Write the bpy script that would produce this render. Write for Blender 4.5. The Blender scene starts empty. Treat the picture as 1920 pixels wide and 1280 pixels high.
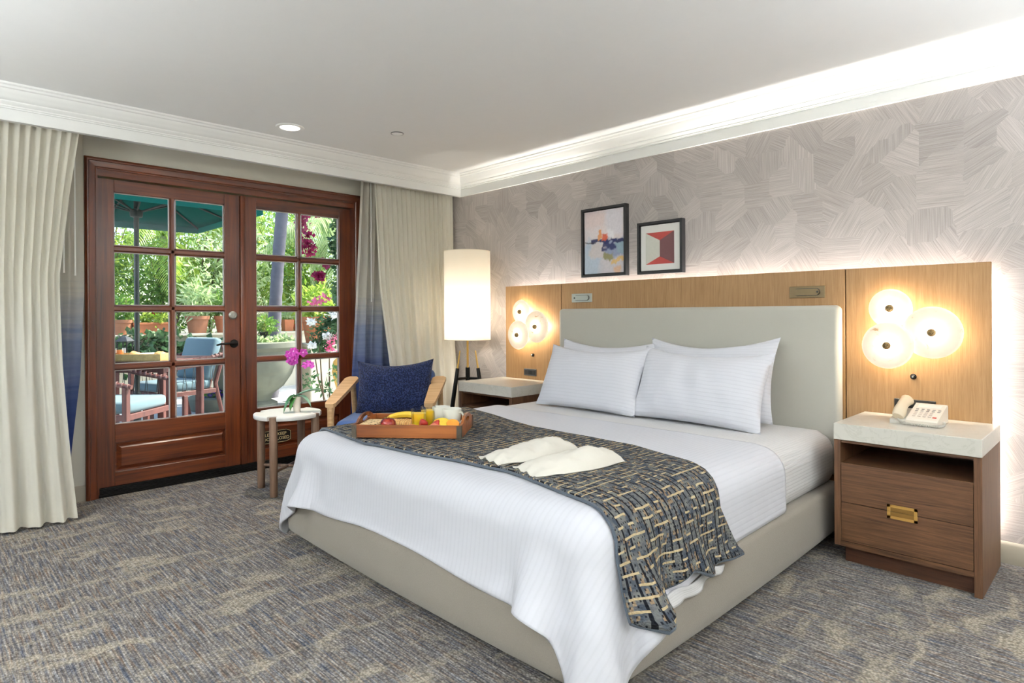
import bpy, bmesh, math, random
import numpy as np
from mathutils import Vector, Matrix, Euler, noise as mnoise
from mathutils.bvhtree import BVHTree

PI = math.pi
R = math.radians
scene = bpy.context.scene
COL = scene.collection

# ------------------------------------------------------------------ camera
cam_d = bpy.data.cameras.new('camera')
cam = bpy.data.objects.new('camera', cam_d)
COL.objects.link(cam)
cam_d.sensor_width = 36.0
cam_d.lens = 1151.2 / 1920 * 36
cam_d.shift_y = -51.16 / 1920
cam_d.clip_start = 0.02
cam_d.clip_end = 300
YAW, ROLL = 0.794126, 0.0055056
cam.matrix_world = (Matrix.Translation((0, 0, 1.17)) @ Matrix.Rotation(YAW, 4, 'Z')
                    @ Matrix.Rotation(PI / 2, 4, 'X') @ Matrix.Rotation(-ROLL, 4, 'Z'))
scene.camera = cam

# ------------------------------------------------------------------ world, sun, exposure
world = bpy.data.worlds.new('sky')
scene.world = world
world.use_nodes = True
wn = world.node_tree
wn.nodes.clear()
sky = wn.nodes.new('ShaderNodeTexSky')
sky.sky_type = 'NISHITA'
sky.sun_disc = False
sky.sun_elevation = R(50)
sky.sun_rotation = R(25)
sky.air_density = 1.0
sky.dust_density = 1.5
bgn = wn.nodes.new('ShaderNodeBackground')
bgn.inputs['Strength'].default_value = 0.62
won = wn.nodes.new('ShaderNodeOutputWorld')
wn.links.new(sky.outputs[0], bgn.inputs[0])
wn.links.new(bgn.outputs[0], won.inputs[0])

sun_d = bpy.data.lights.new('sun', 'SUN')
sun_d.energy = 14.0
sun_d.angle = R(1.0)
sun_d.color = (1.0, 0.93, 0.80)
sun = bpy.data.objects.new('sun', sun_d)
COL.objects.link(sun)
SUN_DIR = Vector((0.10, 0.62, 0.78)).normalized()     # towards the sun
sun.rotation_euler = SUN_DIR.to_track_quat('Z', 'Y').to_euler()

scene.view_settings.view_transform = 'Standard'
scene.view_settings.look = 'None'
scene.view_settings.exposure = 0.28
scene.view_settings.gamma = 1.0
scene.view_settings.use_curve_mapping = False
scene.cycles.transparent_max_bounces = 24

P_UP = 205.0      # each added fill uplighter (W)
P_DOWN = 5.5      # each ceiling downlight (W)
P_LED = 7.8       # LED strip behind the headboard, per metre (W)
P_SCONCE = 3.2   # each sconce bulb (W)
P_LAMP = 7.5      # floor lamp bulb (W)

def area_light(name, loc, direction, sx, sy, power, color, disk=False, spread=None, parent=None):
    d = bpy.data.lights.new(name, 'AREA')
    d.shape = 'DISK' if disk else 'RECTANGLE'
    d.size = sx
    if not disk:
        d.size_y = sy
    d.energy = power
    d.color = color
    if spread is not None:
        d.spread = spread
    o = bpy.data.objects.new(name, d)
    COL.objects.link(o)
    o.location = loc
    o.rotation_euler = (-Vector(direction)).to_track_quat('Z', 'Y').to_euler()
    return o

def point_light(name, loc, power, color, radius):
    d = bpy.data.lights.new(name, 'POINT')
    d.energy = power
    d.color = color
    d.shadow_soft_size = radius
    o = bpy.data.objects.new(name, d)
    COL.objects.link(o)
    o.location = loc
    return o

# portal in the added window opening behind the camera (guides sky sampling only)
pd = area_light('sky_portal', (-2.95, -2.62, 1.575), (0, 1, 0), 1.5, 1.05, 1, (1, 1, 1))
pd.data.cycles.is_portal = True
pd2 = area_light('sky_portal', (-4.83, 1.79, 1.1), (1, 0, 0), 1.9, 2.1, 1, (1, 1, 1))
pd2.data.cycles.is_portal = True

# ------------------------------------------------------------------ helpers
def srgb(r, g, b):
    f = lambda c: (c / 255 / 12.92) if c / 255 <= 0.04045 else ((c / 255 + 0.055) / 1.055) ** 2.4
    return (f(r), f(g), f(b), 1.0)

def lin(c):
    return c if len(c) == 4 else (*c, 1.0)

class NT:
    """small node-graph helper"""
    def __init__(self, name):
        self.m = bpy.data.materials.new(name)
        self.m.use_nodes = True
        self.t = self.m.node_tree
        self.t.nodes.clear()
        self.out = self.t.nodes.new('ShaderNodeOutputMaterial')
    def n(self, typ, props=None, **ins):
        nd = self.t.nodes.new('ShaderNode' + typ)
        for k, v in (props or {}).items():
            setattr(nd, k, v)
        for k, v in ins.items():
            key = int(k[1:]) if k[0] == 'i' and k[1:].isdigit() else k.replace('_', ' ')
            self.set(nd.inputs[key], v)
        return nd
    def set(self, sock, v):
        if isinstance(v, bpy.types.NodeSocket):
            self.t.links.new(v, sock)
        elif isinstance(v, bpy.types.Node):
            self.t.links.new(v.outputs[0], sock)
        else:
            sock.default_value = v
    def math(self, op, a, b=None, c=None, clamp=False):
        nd = self.t.nodes.new('ShaderNodeMath')
        nd.operation = op
        nd.use_clamp = clamp
        for i, v in enumerate((a, b, c)):
            if v is not None:
                self.set(nd.inputs[i], v)
        return nd.outputs[0]
    def mix(self, f, a, b, blend='MIX'):
        nd = self.t.nodes.new('ShaderNodeMix')
        nd.data_type = 'RGBA'
        nd.blend_type = blend
        self.set(nd.inputs[0], f)
        self.set(nd.inputs[6], a)
        self.set(nd.inputs[7], b)
        return nd.outputs[2]
    def ramp(self, f, stops, interp='LINEAR'):
        nd = self.t.nodes.new('ShaderNodeValToRGB')
        self.set(nd.inputs[0], f)
        cr = nd.color_ramp
        cr.interpolation = interp
        while len(cr.elements) > 1:
            cr.elements.remove(cr.elements[-1])
        cr.elements[0].position = stops[0][0]
        cr.elements[0].color = lin(stops[0][1])
        for p, c in stops[1:]:
            e = cr.elements.new(p)
            e.color = lin(c)
        return nd.outputs[0]
    def coord(self, kind='Object', scale=(1, 1, 1), rot=(0, 0, 0)):
        tc = self.t.nodes.new('ShaderNodeTexCoord')
        mp = self.t.nodes.new('ShaderNodeMapping')
        mp.inputs['Scale'].default_value = scale
        mp.inputs['Rotation'].default_value = rot
        self.t.links.new(tc.outputs[kind], mp.inputs[0])
        return mp.outputs[0]
    def noise(self, vec, scale=5, detail=2, rough=0.5, dist=0.0, out=0):
        nd = self.n('TexNoise', None, Vector=vec, Scale=scale, Detail=detail, Roughness=rough, Distortion=dist)
        return nd.outputs[out]
    def bump(self, h, strength=0.3, dist=0.01):
        return self.n('Bump', None, Height=h, Strength=strength, Distance=dist).outputs[0]
    def bsdf(self, color, rough=0.5, metal=0.0, normal=None, spec=0.5, **kw):
        b = self.t.nodes.new('ShaderNodeBsdfPrincipled')
        self.set(b.inputs['Base Color'], color)
        self.set(b.inputs['Roughness'], rough)
        self.set(b.inputs['Metallic'], metal)
        self.set(b.inputs['Specular IOR Level'], spec)
        for k, v in kw.items():
            self.set(b.inputs[k.replace('_', ' ')], v)
        if normal is not None:
            self.set(b.inputs['Normal'], normal)
        return b.outputs[0]
    def end(self, sh):
        self.t.links.new(sh, self.out.inputs[0])
        return self.m

def plain(name, col, rough=0.5, metal=0.0, spec=0.5, var=0.06, vscale=14, bump=0.0, bscale=200, **kw):
    t = NT(name)
    co = t.coord()
    n = t.noise(co, vscale, 3)
    c2 = tuple(min(1, x * (1 + var * 2)) for x in col[:3]) + (1,)
    c1 = tuple(x * (1 - var * 2) for x in col[:3]) + (1,)
    c = t.mix(n, c1, c2)
    nm = t.bump(t.noise(co, bscale, 2), bump, 0.004) if bump else None
    return t.end(t.bsdf(c, rough, metal, nm, spec, **kw))

def wood(name, dark, light, axis='X', rough=0.4, scale=1.0, spec=0.5, contrast=1.0, coat=0.0):
    t = NT(name)
    sc = {'X': (2.0, 45, 45), 'Y': (45, 2.0, 45), 'Z': (45, 45, 2.0)}[axis]
    sc = tuple(s * scale for s in sc)
    co = t.coord('Object', sc)
    n1 = t.noise(co, 1.0, 4, 0.6, 0.6)
    n2 = t.noise(t.coord('Object', tuple(s * 4 for s in sc)), 1.0, 2)
    n3 = t.noise(t.coord('Object', (3, 3, 3)), 1.0, 2)
    f = t.math('ADD', t.math('MULTIPLY', n1, 0.65), t.math('ADD', t.math('MULTIPLY', n2, 0.25), t.math('MULTIPLY', n3, 0.25)))
    lo, hi = 0.57 - 0.17 / contrast, 0.57 + 0.17 / contrast
    c = t.ramp(f, [(lo, dark), (hi, light)])
    nm = t.bump(n2, 0.06, 0.002)
    return t.end(t.bsdf(c, rough, 0, nm, spec, Coat_Weight=coat, Coat_Roughness=0.25))

def translucent(name, col, mixf=0.4, rough=0.9, stripes=None, bump=0.0, tcol=None, transp=0.0):
    t = NT(name)
    co = t.coord()
    nm = t.bump(t.noise(co, 500, 2), bump, 0.002) if bump else None
    d = t.n('BsdfDiffuse', None, Color=col, Roughness=0.4)
    tr = t.n('BsdfTranslucent', None, Color=tcol or col)
    if nm is not None:
        t.set(d.inputs['Normal'], nm)
    m = t.n('MixShader', None, i0=mixf, i1=d.outputs[0], i2=tr.outputs[0])
    sh = m.outputs[0]
    if transp:
        tp = t.n('BsdfTransparent')
        sh = t.n('MixShader', None, i0=transp, i1=sh, i2=tp.outputs[0]).outputs[0]
    return t.end(sh)

def emitter(name, col, strength):
    t = NT(name)
    e = t.n('Emission', None, Color=col, Strength=strength)
    return t.end(e.outputs[0])

class MB:
    def __init__(self):
        self.bm = bmesh.new()
    def box(self, x0, x1, y0, y1, z0, z1, bevel=0.0, seg=1, mat=None):
        b = bmesh.new()
        bmesh.ops.create_cube(b, size=1)
        for v in b.verts:
            v.co = Vector(((x0 + x1) / 2 + v.co.x * (x1 - x0), (y0 + y1) / 2 + v.co.y * (y1 - y0), (z0 + z1) / 2 + v.co.z * (z1 - z0)))
        if bevel:
            bmesh.ops.bevel(b, geom=b.edges[:], offset=bevel, segments=seg, affect='EDGES', profile=0.5)
        if mat is not None:
            bmesh.ops.transform(b, matrix=mat, verts=b.verts)
        self.add(b)
        return self
    def add(self, b):
        me = bpy.data.meshes.new('tmp')
        b.to_mesh(me)
        b.free()
        self.bm.from_mesh(me)
        bpy.data.meshes.remove(me)
    def tube(self, pts, rad, n=8, cap=True, flat=1.0):
        bm = self.bm
        pts = [Vector(p) for p in pts]
        if not isinstance(rad, (list, tuple)):
            rad = [rad] * len(pts)
        rings = []
        up = None
        for i, p in enumerate(pts):
            t = (pts[min(i + 1, len(pts) - 1)] - pts[max(i - 1, 0)]).normalized()
            if up is None:
                up = t.orthogonal().normalized()
            up = (up - t * up.dot(t))
            if up.length < 1e-6:
                up = t.orthogonal()
            up.normalize()
            s = t.cross(up)
            rings.append([bm.verts.new(p + (up * math.cos(a) * flat + s * math.sin(a)) * rad[i]) for a in [2 * PI * k / n for k in range(n)]])
        for a, b in zip(rings, rings[1:]):
            for k in range(n):
                bm.faces.new((a[k], a[(k + 1) % n], b[(k + 1) % n], b[k]))
        if cap:
            bm.faces.new(rings[0][::-1])
            bm.faces.new(rings[-1])
        return self
    def lathe(self, prof, c=(0, 0, 0), n=24, mat=None, closed=False):
        bm = self.bm
        c = Vector(c)
        rings = []
        for r, z in prof:
            if r < 1e-6:
                v = Vector((0, 0, z))
                rings.append([bm.verts.new((mat @ v if mat else v) + c)])
            else:
                ring = []
                for k in range(n):
                    a = 2 * PI * k / n
                    v = Vector((r * math.cos(a), r * math.sin(a), z))
                    ring.append(bm.verts.new((mat @ v if mat else v) + c))
                rings.append(ring)
        pairs = list(zip(rings, rings[1:]))
        if closed:
            pairs.append((rings[-1], rings[0]))
        for a, b in pairs:
            for k in range(n):
                k2 = (k + 1) % n
                if len(a) == 1 and len(b) == 1:
                    continue
                if len(a) == 1:
                    bm.faces.new((a[0], b[k2], b[k]))
                elif len(b) == 1:
                    bm.faces.new((a[k], a[k2], b[0]))
                else:
                    bm.faces.new((a[k], a[k2], b[k2], b[k]))
        return self
    def prism(self, poly, f0, f1):
        """poly: list of 2D points, f0/f1 map (a, b) to the two end faces"""
        bm = self.bm
        A = [bm.verts.new(f0(*p)) for p in poly]
        B = [bm.verts.new(f1(*p)) for p in poly]
        bm.faces.new(A[::-1])
        bm.faces.new(B)
        m = len(poly)
        for i in range(m):
            j = (i + 1) % m
            bm.faces.new((A[i], A[j], B[j], B[i]))
        return self
    def grid(self, fn, nu, nv, uv=None, closed_u=False):
        bm = self.bm
        vs = [[bm.verts.new(fn(i / (nu - (0 if closed_u else 1)), j / (nv - 1))) for j in range(nv)] for i in range(nu)]
        L = bm.loops.layers.uv.verify() if uv else None
        rng = nu if closed_u else nu - 1
        for i in range(rng):
            for j in range(nv - 1):
                i2 = (i + 1) % nu
                f = bm.faces.new((vs[i][j], vs[i2][j], vs[i2][j + 1], vs[i][j + 1]))
                if uv:
                    for l, (a, b) in zip(f.loops, ((i, j), (i + 1, j), (i + 1, j + 1), (i, j + 1))):
                        l[L].uv = uv(a / (nu - 1), b / (nv - 1))
        return self
    def xform(self, m):
        bmesh.ops.transform(self.bm, matrix=m, verts=self.bm.verts)
        return self
    def build(self, name, mat, parent=None, local=False, smooth=30, kind=None, label=None, recalc=True, cat=None, group=None, weld=False):
        if weld:
            bmesh.ops.remove_doubles(self.bm, verts=self.bm.verts, dist=1e-5)
        if recalc:
            bmesh.ops.recalc_face_normals(self.bm, faces=self.bm.faces)
        me = bpy.data.meshes.new(name)
        self.bm.to_mesh(me)
        self.bm.free()
        me.materials.append(mat)
        if smooth:
            me.polygons.foreach_set('use_smooth', [True] * len(me.polygons))
            me.set_sharp_from_angle(angle=R(smooth))
        return link(name, me, parent, local, kind, label, cat, group)

def world_of(p):
    m_ = p.matrix_basis.copy()
    if p.parent is not None:
        m_ = world_of(p.parent) @ p.matrix_parent_inverse @ m_
    return m_

def link(name, me, parent=None, local=False, kind=None, label=None, cat=None, group=None):
    o = bpy.data.objects.new(name, me)
    COL.objects.link(o)
    if parent is not None:
        o.parent = parent
        if not local:
            o.matrix_parent_inverse = world_of(parent).inverted()
    if kind:
        o['kind'] = kind
    if label:
        o['label'] = label
    if cat:
        o['category'] = cat
    if group:
        o['group'] = group
    return o

def np_mesh(name, verts, faces, mat, parent=None, local=False, smooth=True, **kw):
    me = bpy.data.meshes.new(name)
    me.from_pydata([tuple(v) for v in verts], [], [tuple(f) for f in faces])
    me.materials.append(mat)
    if smooth:
        me.polygons.foreach_set('use_smooth', [True] * len(me.polygons))
    return link(name, me, parent, local, **kw)

def thing(name, label, cat, loc=(0, 0, 0), rotz=0.0, group=None):
    o = bpy.data.objects.new(name, None)
    COL.objects.link(o)
    o.empty_display_size = 0.05
    o.location = loc
    o.rotation_euler = (0, 0, rotz)
    o['label'] = label
    o['category'] = cat
    if group:
        o['group'] = group
    return o

def dup(root, loc=None, rotz=None, label=None, group=None, scale=None):
    r = root.copy()
    COL.objects.link(r)
    if loc is not None:
        r.location = loc
    if rotz is not None:
        r.rotation_euler = (0, 0, rotz)
    if scale is not None:
        r.scale = scale
    if label:
        r['label'] = label
    if group:
        r['group'] = group
    for ch in list(root.children):
        c = ch.copy()
        COL.objects.link(c)
        c.parent = r
        for g in list(ch.children):
            d = g.copy()
            COL.objects.link(d)
            d.parent = c
    return r

def structure(o):
    o['kind'] = 'structure'
    return o

# ------------------------------------------------------------------ materials
# carpet: loop pile with tone-on-tone streaks running along X
t = NT('carpet')
co3 = t.coord('Object', (1, 1, 1))
streak = t.noise(t.coord('Object', (7, 130, 1)), 1.0, 2, 0.6)
colr = t.noise(t.coord('Object', (5, 95, 1)), 1.0, 2, 0.6)
big = t.noise(t.coord('Object', (1.6, 2.4, 1)), 1.0, 2, 0.5)
patch = t.noise(t.coord('Object', (10.0, 4.2, 1)), 1.0, 3, 0.6, 0.5)
loops = t.n('TexVoronoi', {'feature': 'F1'}, Vector=co3, Scale=115.0)
lrand = t.n('SeparateColor', None, Color=loops.outputs['Color']).outputs[0]
ground_c = t.ramp(streak, [(0.34, srgb(70, 66, 64)), (0.46, srgb(112, 105, 99)), (0.55, srgb(140, 132, 122)), (0.68, srgb(188, 180, 168))])
hue_c = t.ramp(colr, [(0.30, srgb(58, 98, 138)), (0.45, srgb(116, 122, 132)), (0.58, srgb(134, 126, 118)), (0.72, srgb(150, 104, 62))])
base_c = t.mix(0.36, ground_c, hue_c)
light_c = t.mix(lrand, srgb(204, 194, 174), srgb(142, 132, 114))
pm = t.n('MapRange', None, Value=t.math('ADD', t.math('MULTIPLY', patch, 0.7), t.math('MULTIPLY', big, 0.3)), i1=0.51, i2=0.60).outputs[0]
c = t.mix(t.math('MULTIPLY', pm, 0.66), base_c, light_c)
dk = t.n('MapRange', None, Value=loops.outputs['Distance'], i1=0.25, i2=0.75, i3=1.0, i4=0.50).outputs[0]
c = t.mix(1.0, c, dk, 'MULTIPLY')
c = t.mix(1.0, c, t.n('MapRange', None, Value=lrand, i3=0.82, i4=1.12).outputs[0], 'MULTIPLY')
h = t.math('ADD', t.math('MULTIPLY', loops.outputs['Distance'], -1.0), t.math('MULTIPLY', streak, 1.0))
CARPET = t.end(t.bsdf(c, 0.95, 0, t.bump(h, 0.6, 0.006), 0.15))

# wallpaper: angular patches of woven strands laid in different directions
t = NT('wallpaper')
tc = t.n('TexCoord')
sep = t.n('SeparateXYZ', None, Vector=tc.outputs['Object'])
X, Z = sep.outputs['X'], sep.outputs['Z']
comb = t.n('CombineXYZ', None, X=X, Y=Z, Z=0.0)
vor = t.n('TexVoronoi', {'voronoi_dimensions': '2D', 'distance': 'CHEBYCHEV'}, Vector=comb.outputs[0], Scale=6.5)
cs = t.n('SeparateColor', None, Color=vor.outputs['Color'])
ang = t.math('MULTIPLY', t.math('FLOOR', t.math('MULTIPLY', cs.outputs[0], 6.0)), R(30))
ca, sa = t.math('COSINE', ang), t.math('SINE', ang)
w = t.math('ADD', t.math('MULTIPLY', X, ca), t.math('MULTIPLY', Z, sa))
q = t.math('SUBTRACT', t.math('MULTIPLY', Z, ca), t.math('MULTIPLY', X, sa))
sv = t.n('CombineXYZ', None, X=t.math('MULTIPLY', w, 300.0), Y=t.math('MULTIPLY', q, 5.0), Z=t.math('MULTIPLY', cs.outputs[2], 40))
strand = t.noise(sv.outputs[0], 1.0, 2, 0.6)
fine = t.noise(comb.outputs[0], 260, 1)
sc_ = t.ramp(t.math('ADD', t.math('MULTIPLY', strand, 0.85), t.math('MULTIPLY', fine, 0.15)), [(0.28, srgb(160, 152, 148)), (0.50, srgb(181, 173, 169)), (0.72, srgb(200, 192, 188))])
tone = t.n('MapRange', None, Value=cs.outputs[1], i1=0.0, i2=1.0, i3=0.84, i4=1.04).outputs[0]
c = t.mix(1.0, sc_, tone, 'MULTIPLY')
WALLPAPER = t.end(t.bsdf(c, 0.8, 0, t.bump(strand, 0.25, 0.003), 0.25))

WALL_PAINT = plain('wall_paint', srgb(205, 202, 190), 0.8, var=0.01, bump=0.03)
CEIL_PAINT = plain('ceiling_paint', srgb(242, 242, 241), 0.9, var=0.005)
TRIM_PAINT = plain('trim_paint', srgb(244, 244, 241), 0.45, var=0.005)
CERAMIC_ = None
BASE_PAINT = plain('baseboard_paint', srgb(150, 142, 128), 0.5, var=0.02)
MAHOG = wood('door_wood_vertical', srgb(46, 18, 8), srgb(122, 58, 24), 'Z', 0.32, 0.6, 0.5, 0.9, 0.5)
MAHOG_H = wood('door_wood_horizontal', srgb(46, 18, 8), srgb(122, 58, 24), 'Y', 0.32, 0.6, 0.5, 0.9, 0.5)
PANEL = wood('panel_oak', srgb(140, 105, 67), srgb(168, 132, 92), 'Z', 0.5, 2.2, 0.4)
WALNUT_X = wood('walnut_along', srgb(58, 37, 24), srgb(114, 79, 53), 'X', 0.45, 2.0, 0.4)
WALNUT_Z = wood('walnut_upright', srgb(68, 45, 30), srgb(118, 83, 57), 'Z', 0.45, 2.0, 0.4)
WALNUT_D = wood('walnut_plinth', srgb(54, 31, 18), srgb(84, 50, 32), 'X', 0.5, 2.0, 0.4)
TABLE_WOOD = wood('table_leg_wood', srgb(88, 66, 52), srgb(134, 106, 86), 'Z', 0.5, 1.2, 0.4)
OAK = wood('chair_oak', srgb(178, 138, 92), srgb(214, 178, 134), 'X', 0.45, 0.8, 0.4)
TRAY_WOOD = wood('tray_acacia', srgb(84, 36, 14), srgb(166, 98, 48), 'X', 0.4, 0.3, 0.5, 1.5)
PATIO_WOOD = wood('patio_furniture_wood', srgb(66, 34, 30), srgb(106, 60, 52), 'Z', 0.6, 0.6)
PATIO_TRAY = wood('patio_tray_wood', srgb(150, 120, 66), srgb(188, 158, 96), 'Y', 0.6, 0.6)

t = NT('stone_top')
co = t.coord()
v1 = t.noise(co, 9, 5, 0.6, 1.5)
v2 = t.math('ABSOLUTE', t.math('SUBTRACT', v1, 0.5))
c = t.mix(t.n('MapRange', None, Value=v2, i1=0.0, i2=0.035).outputs[0], srgb(198, 194, 183), srgb(208, 204, 194))
STONE = t.end(t.bsdf(c, 0.28, 0, None, 0.5))

WHITE_STONE = plain('white_marble', srgb(238, 236, 232), 0.3, var=0.015)
BRASS = plain('brass', srgb(196, 158, 86), 0.32, 1.0, var=0.05)
PULL = plain('brass_pull', srgb(190, 148, 78), 0.4, 0.45, var=0.04)
BRONZE = plain('bronze', srgb(112, 96, 72), 0.4, 0.8, var=0.05)
NICKEL = plain('nickel', srgb(176, 176, 168), 0.35, 0.85, var=0.04)
BLACKMETAL = plain('black_metal', srgb(24, 23, 22), 0.4, 0.6, var=0.04)
BLACKPLASTIC = plain('black_plastic', srgb(28, 27, 26), 0.45, var=0.02)
DARKGREY = plain('dark_grey_plastic', srgb(70, 72, 74), 0.5, var=0.03)
FRAME_BLACK = plain('frame_black', srgb(38, 38, 40), 0.5, var=0.04)
SILVER = plain('satin_steel', srgb(190, 190, 188), 0.35, 1.0, var=0.03)

def knob_mat():
    t = NT('knurled_brass')
    co = t.coord()
    v = t.n('TexVoronoi', None, Vector=co, Scale=260.0)
    c = t.mix(v.outputs['Distance'], srgb(176, 150, 104), srgb(76, 58, 36))
    return t.end(t.bsdf(c, 0.45, 0.7, t.bump(v.outputs['Distance'], 0.8, 0.004)))
KNOB = knob_mat()

def fabric(name, col, var=0.06, scale=700, bump=0.25, rough=0.95, sheen=0.2):
    t = NT(name)
    co = t.coord()
    n = t.noise(co, scale, 2)
    n2 = t.noise(co, 6, 2)
    f = t.math('ADD', t.math('MULTIPLY', n, 0.7), t.math('MULTIPLY', n2, 0.3))
    c1 = tuple(x * (1 - var * 3) for x in col[:3]) + (1,)
    c2 = tuple(min(1, x * (1 + var * 3)) for x in col[:3]) + (1,)
    c = t.mix(f, c1, c2)
    return t.end(t.bsdf(c, rough, 0, t.bump(n, bump, 0.003), 0.2, Sheen_Weight=sheen, Sheen_Roughness=0.5))
BASE_FABRIC = fabric('bed_base_fabric', srgb(134, 126, 116), 0.05, 260)
HEAD_FABRIC = fabric('headboard_fabric', srgb(178, 175, 165), 0.012, 500, 0.08, 0.7)
t = NT('navy_boucle')
co = t.coord()
n = t.noise(co, 95, 2, 0.6)
vb = t.n('TexVoronoi', None, Vector=co, Scale=120.0)
f = t.math('ADD', t.math('MULTIPLY', n, 0.6), t.math('MULTIPLY', vb.outputs['Distance'], 0.5))
c = t.ramp(f, [(0.38, srgb(8, 13, 34)), (0.52, srgb(20, 29, 62)), (0.68, srgb(46, 58, 96))])
NAVY = t.end(t.bsdf(c, 1.0, 0, t.bump(f, 1.0, 0.010), 0.1, Sheen_Weight=0.1, Sheen_Roughness=0.6))
SEAT_BLUE = fabric('seat_blue', srgb(62, 86, 134), 0.08, 400, 0.4)
TEAL_CUSHION = fabric('teal_cushion', srgb(98, 122, 130), 0.03, 300, 0.2)

def sateen(name, col, axis, pitch=0.011, depth=0.045, tint=None):
    """white sateen with a woven self stripe; stripes run across UV axis"""
    t = NT(name)
    uvn = t.n('UVMap')
    s = t.n('SeparateXYZ', None, Vector=uvn.outputs[0])
    v = s.outputs[axis]
    fr = t.math('FRACT', t.math('DIVIDE', v, pitch))
    st = t.math('SMOOTH_MIN', t.math('MULTIPLY', t.math('PINGPONG', fr, 0.5), 4.0), 1.0, 0.3)
    co = t.coord()
    n = t.noise(co, 5, 3)
    c2 = tuple(x * (1 - depth * 2) for x in col[:3]) + (1,)
    c = t.mix(st, c2, col)
    r = t.n('MapRange', None, Value=st, i3=0.85, i4=0.6).outputs[0]
    h = t.math('ADD', t.math('MULTIPLY', st, 0.12), t.math('MULTIPLY', n, 0.9))
    return t.end(t.bsdf(c, r, 0, t.bump(h, 0.35, 0.012), 0.3, Sheen_Weight=0.15))
DUVET_M = sateen('duvet_sateen', srgb(203, 203, 210), 0, 0.022, 0.02)
SHEET_M = sateen('sheet_sateen', srgb(208, 206, 206), 0, 0.016, 0.03)
PILLOW_M = sateen('pillow_sateen', srgb(214, 214, 221), 1, 0.021, 0.03)

# tweed knit throw (UV in metres: u along the hang, v across)
t = NT('tweed_knit')
uvn = t.n('UVMap')
s = t.n('SeparateXYZ', None, Vector=uvn.outputs[0])
U, V = s.outputs[0], s.outputs[1]
wob = t.noise(uvn.outputs[0], 18, 2)
U = t.math('ADD', U, t.math('MULTIPLY', t.math('SUBTRACT', wob, 0.5), 0.012))
V = t.math('ADD', V, t.math('MULTIPLY', t.math('SUBTRACT', wob, 0.5), 0.010))
pU, pV = 0.031, 0.030
cu = t.math('FLOOR', t.math('DIVIDE', U, pU))
cv = t.math('FLOOR', t.math('DIVIDE', V, pV))
fu = t.math('FRACT', t.math('DIVIDE', U, pU))
fv = t.math('FRACT', t.math('DIVIDE', V, pV))
cu2 = t.math('FLOOR', t.math('DIVIDE', t.math('ADD', U, t.math('MULTIPLY', cv, 0.017)), pU * 1.5))
cv2 = t.math('FLOOR', t.math('DIVIDE', t.math('ADD', V, t.math('MULTIPLY', cu, 0.013)), pV * 0.9))
h1 = t.n('TexWhiteNoise', {'noise_dimensions': '2D'}, Vector=t.n('CombineXYZ', None, X=cu, Y=cv2).outputs[0]).outputs[0]
h2 = t.n('TexWhiteNoise', {'noise_dimensions': '2D'}, Vector=t.n('CombineXYZ', None, X=cu2, Y=cv).outputs[0]).outputs[0]
tan = t.math('MULTIPLY', t.math('LESS_THAN', fu, 0.21), t.math('GREATER_THAN', h1, 0.50))
blk = t.math('MULTIPLY', t.math('LESS_THAN', fv, 0.24), t.math('GREATER_THAN', h2, 0.30))
k1 = t.math('LESS_THAN', t.math('FRACT', t.math('DIVIDE', U, 0.0125)), 0.45)
k2 = t.math('LESS_THAN', t.math('FRACT', t.math('DIVIDE', V, 0.0105)), 0.42)
h3 = t.n('TexWhiteNoise', {'noise_dimensions': '2D'}, Vector=t.n('CombineXYZ', None, X=t.math('FLOOR', t.math('DIVIDE', U, 0.0125)), Y=t.math('FLOOR', t.math('DIVIDE', V, 0.0105))).outputs[0]).outputs[0]
speck = t.math('MULTIPLY', t.math('MULTIPLY', k1, k2), t.math('GREATER_THAN', h3, 0.40))
g = t.noise(uvn.outputs[0], 26, 2)
base = t.mix(t.n('MapRange', None, Value=g, i1=0.35, i2=0.65).outputs[0], srgb(62, 69, 80), srgb(112, 112, 108))
c = t.mix(t.math('MULTIPLY', t.math('GREATER_THAN', h3, 0.86), 0.6), base, srgb(150, 122, 88))
c = t.mix(t.math('MULTIPLY', speck, 0.92), c, srgb(26, 28, 36))
c = t.mix(t.math('MULTIPLY', blk, 0.95), c, srgb(16, 17, 24))
c = t.mix(t.math('MULTIPLY', tan, 0.95), c, t.mix(h1, srgb(158, 136, 100), srgb(186, 168, 134)))
knit = t.n('TexVoronoi', None, Vector=uvn.outputs[0], Scale=170.0)
hh = t.math('SUBTRACT', t.math('ADD', t.math('MULTIPLY', tan, 0.6), t.math('MULTIPLY', blk, -0.3)), knit.outputs['Distance'])
THROW_M = t.end(t.bsdf(c, 0.95, 0, t.bump(hh, 0.7, 0.006), 0.15))
THROW_EDGE = fabric('throw_edge', srgb(76, 84, 94), 0.1, 300, 0.6)

SHEER = translucent('sheer_linen', srgb(244, 240, 228), 0.30, bump=0.1, transp=0.05)
def ombre():
    t = NT('ombre_drape')
    tc = t.n('TexCoord')
    z = t.n('SeparateXYZ', None, Vector=tc.outputs['Object']).outputs['Z']
    n = t.noise(t.coord('Object', (3, 3, 40)), 1.0, 3)
    zz = t.math('ADD', z, t.math('MULTIPLY', t.math('SUBTRACT', n, 0.5), 0.28))
    f = t.n('MapRange', None, Value=zz, i1=0.0, i2=2.2).outputs[0]
    c = t.ramp(f, [(0.10, srgb(30, 40, 92)), (0.30, srgb(62, 76, 122)), (0.47, srgb(128, 138, 162)), (0.62, srgb(200, 196, 186)), (1.0, srgb(214, 208, 196))])
    d = t.n('BsdfDiffuse', None, Color=c)
    tr = t.n('BsdfTranslucent', None, Color=c)
    return t.end(t.n('MixShader', None, i0=0.2, i1=d.outputs[0], i2=tr.outputs[0]).outputs[0])
OMBRE = ombre()

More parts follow.
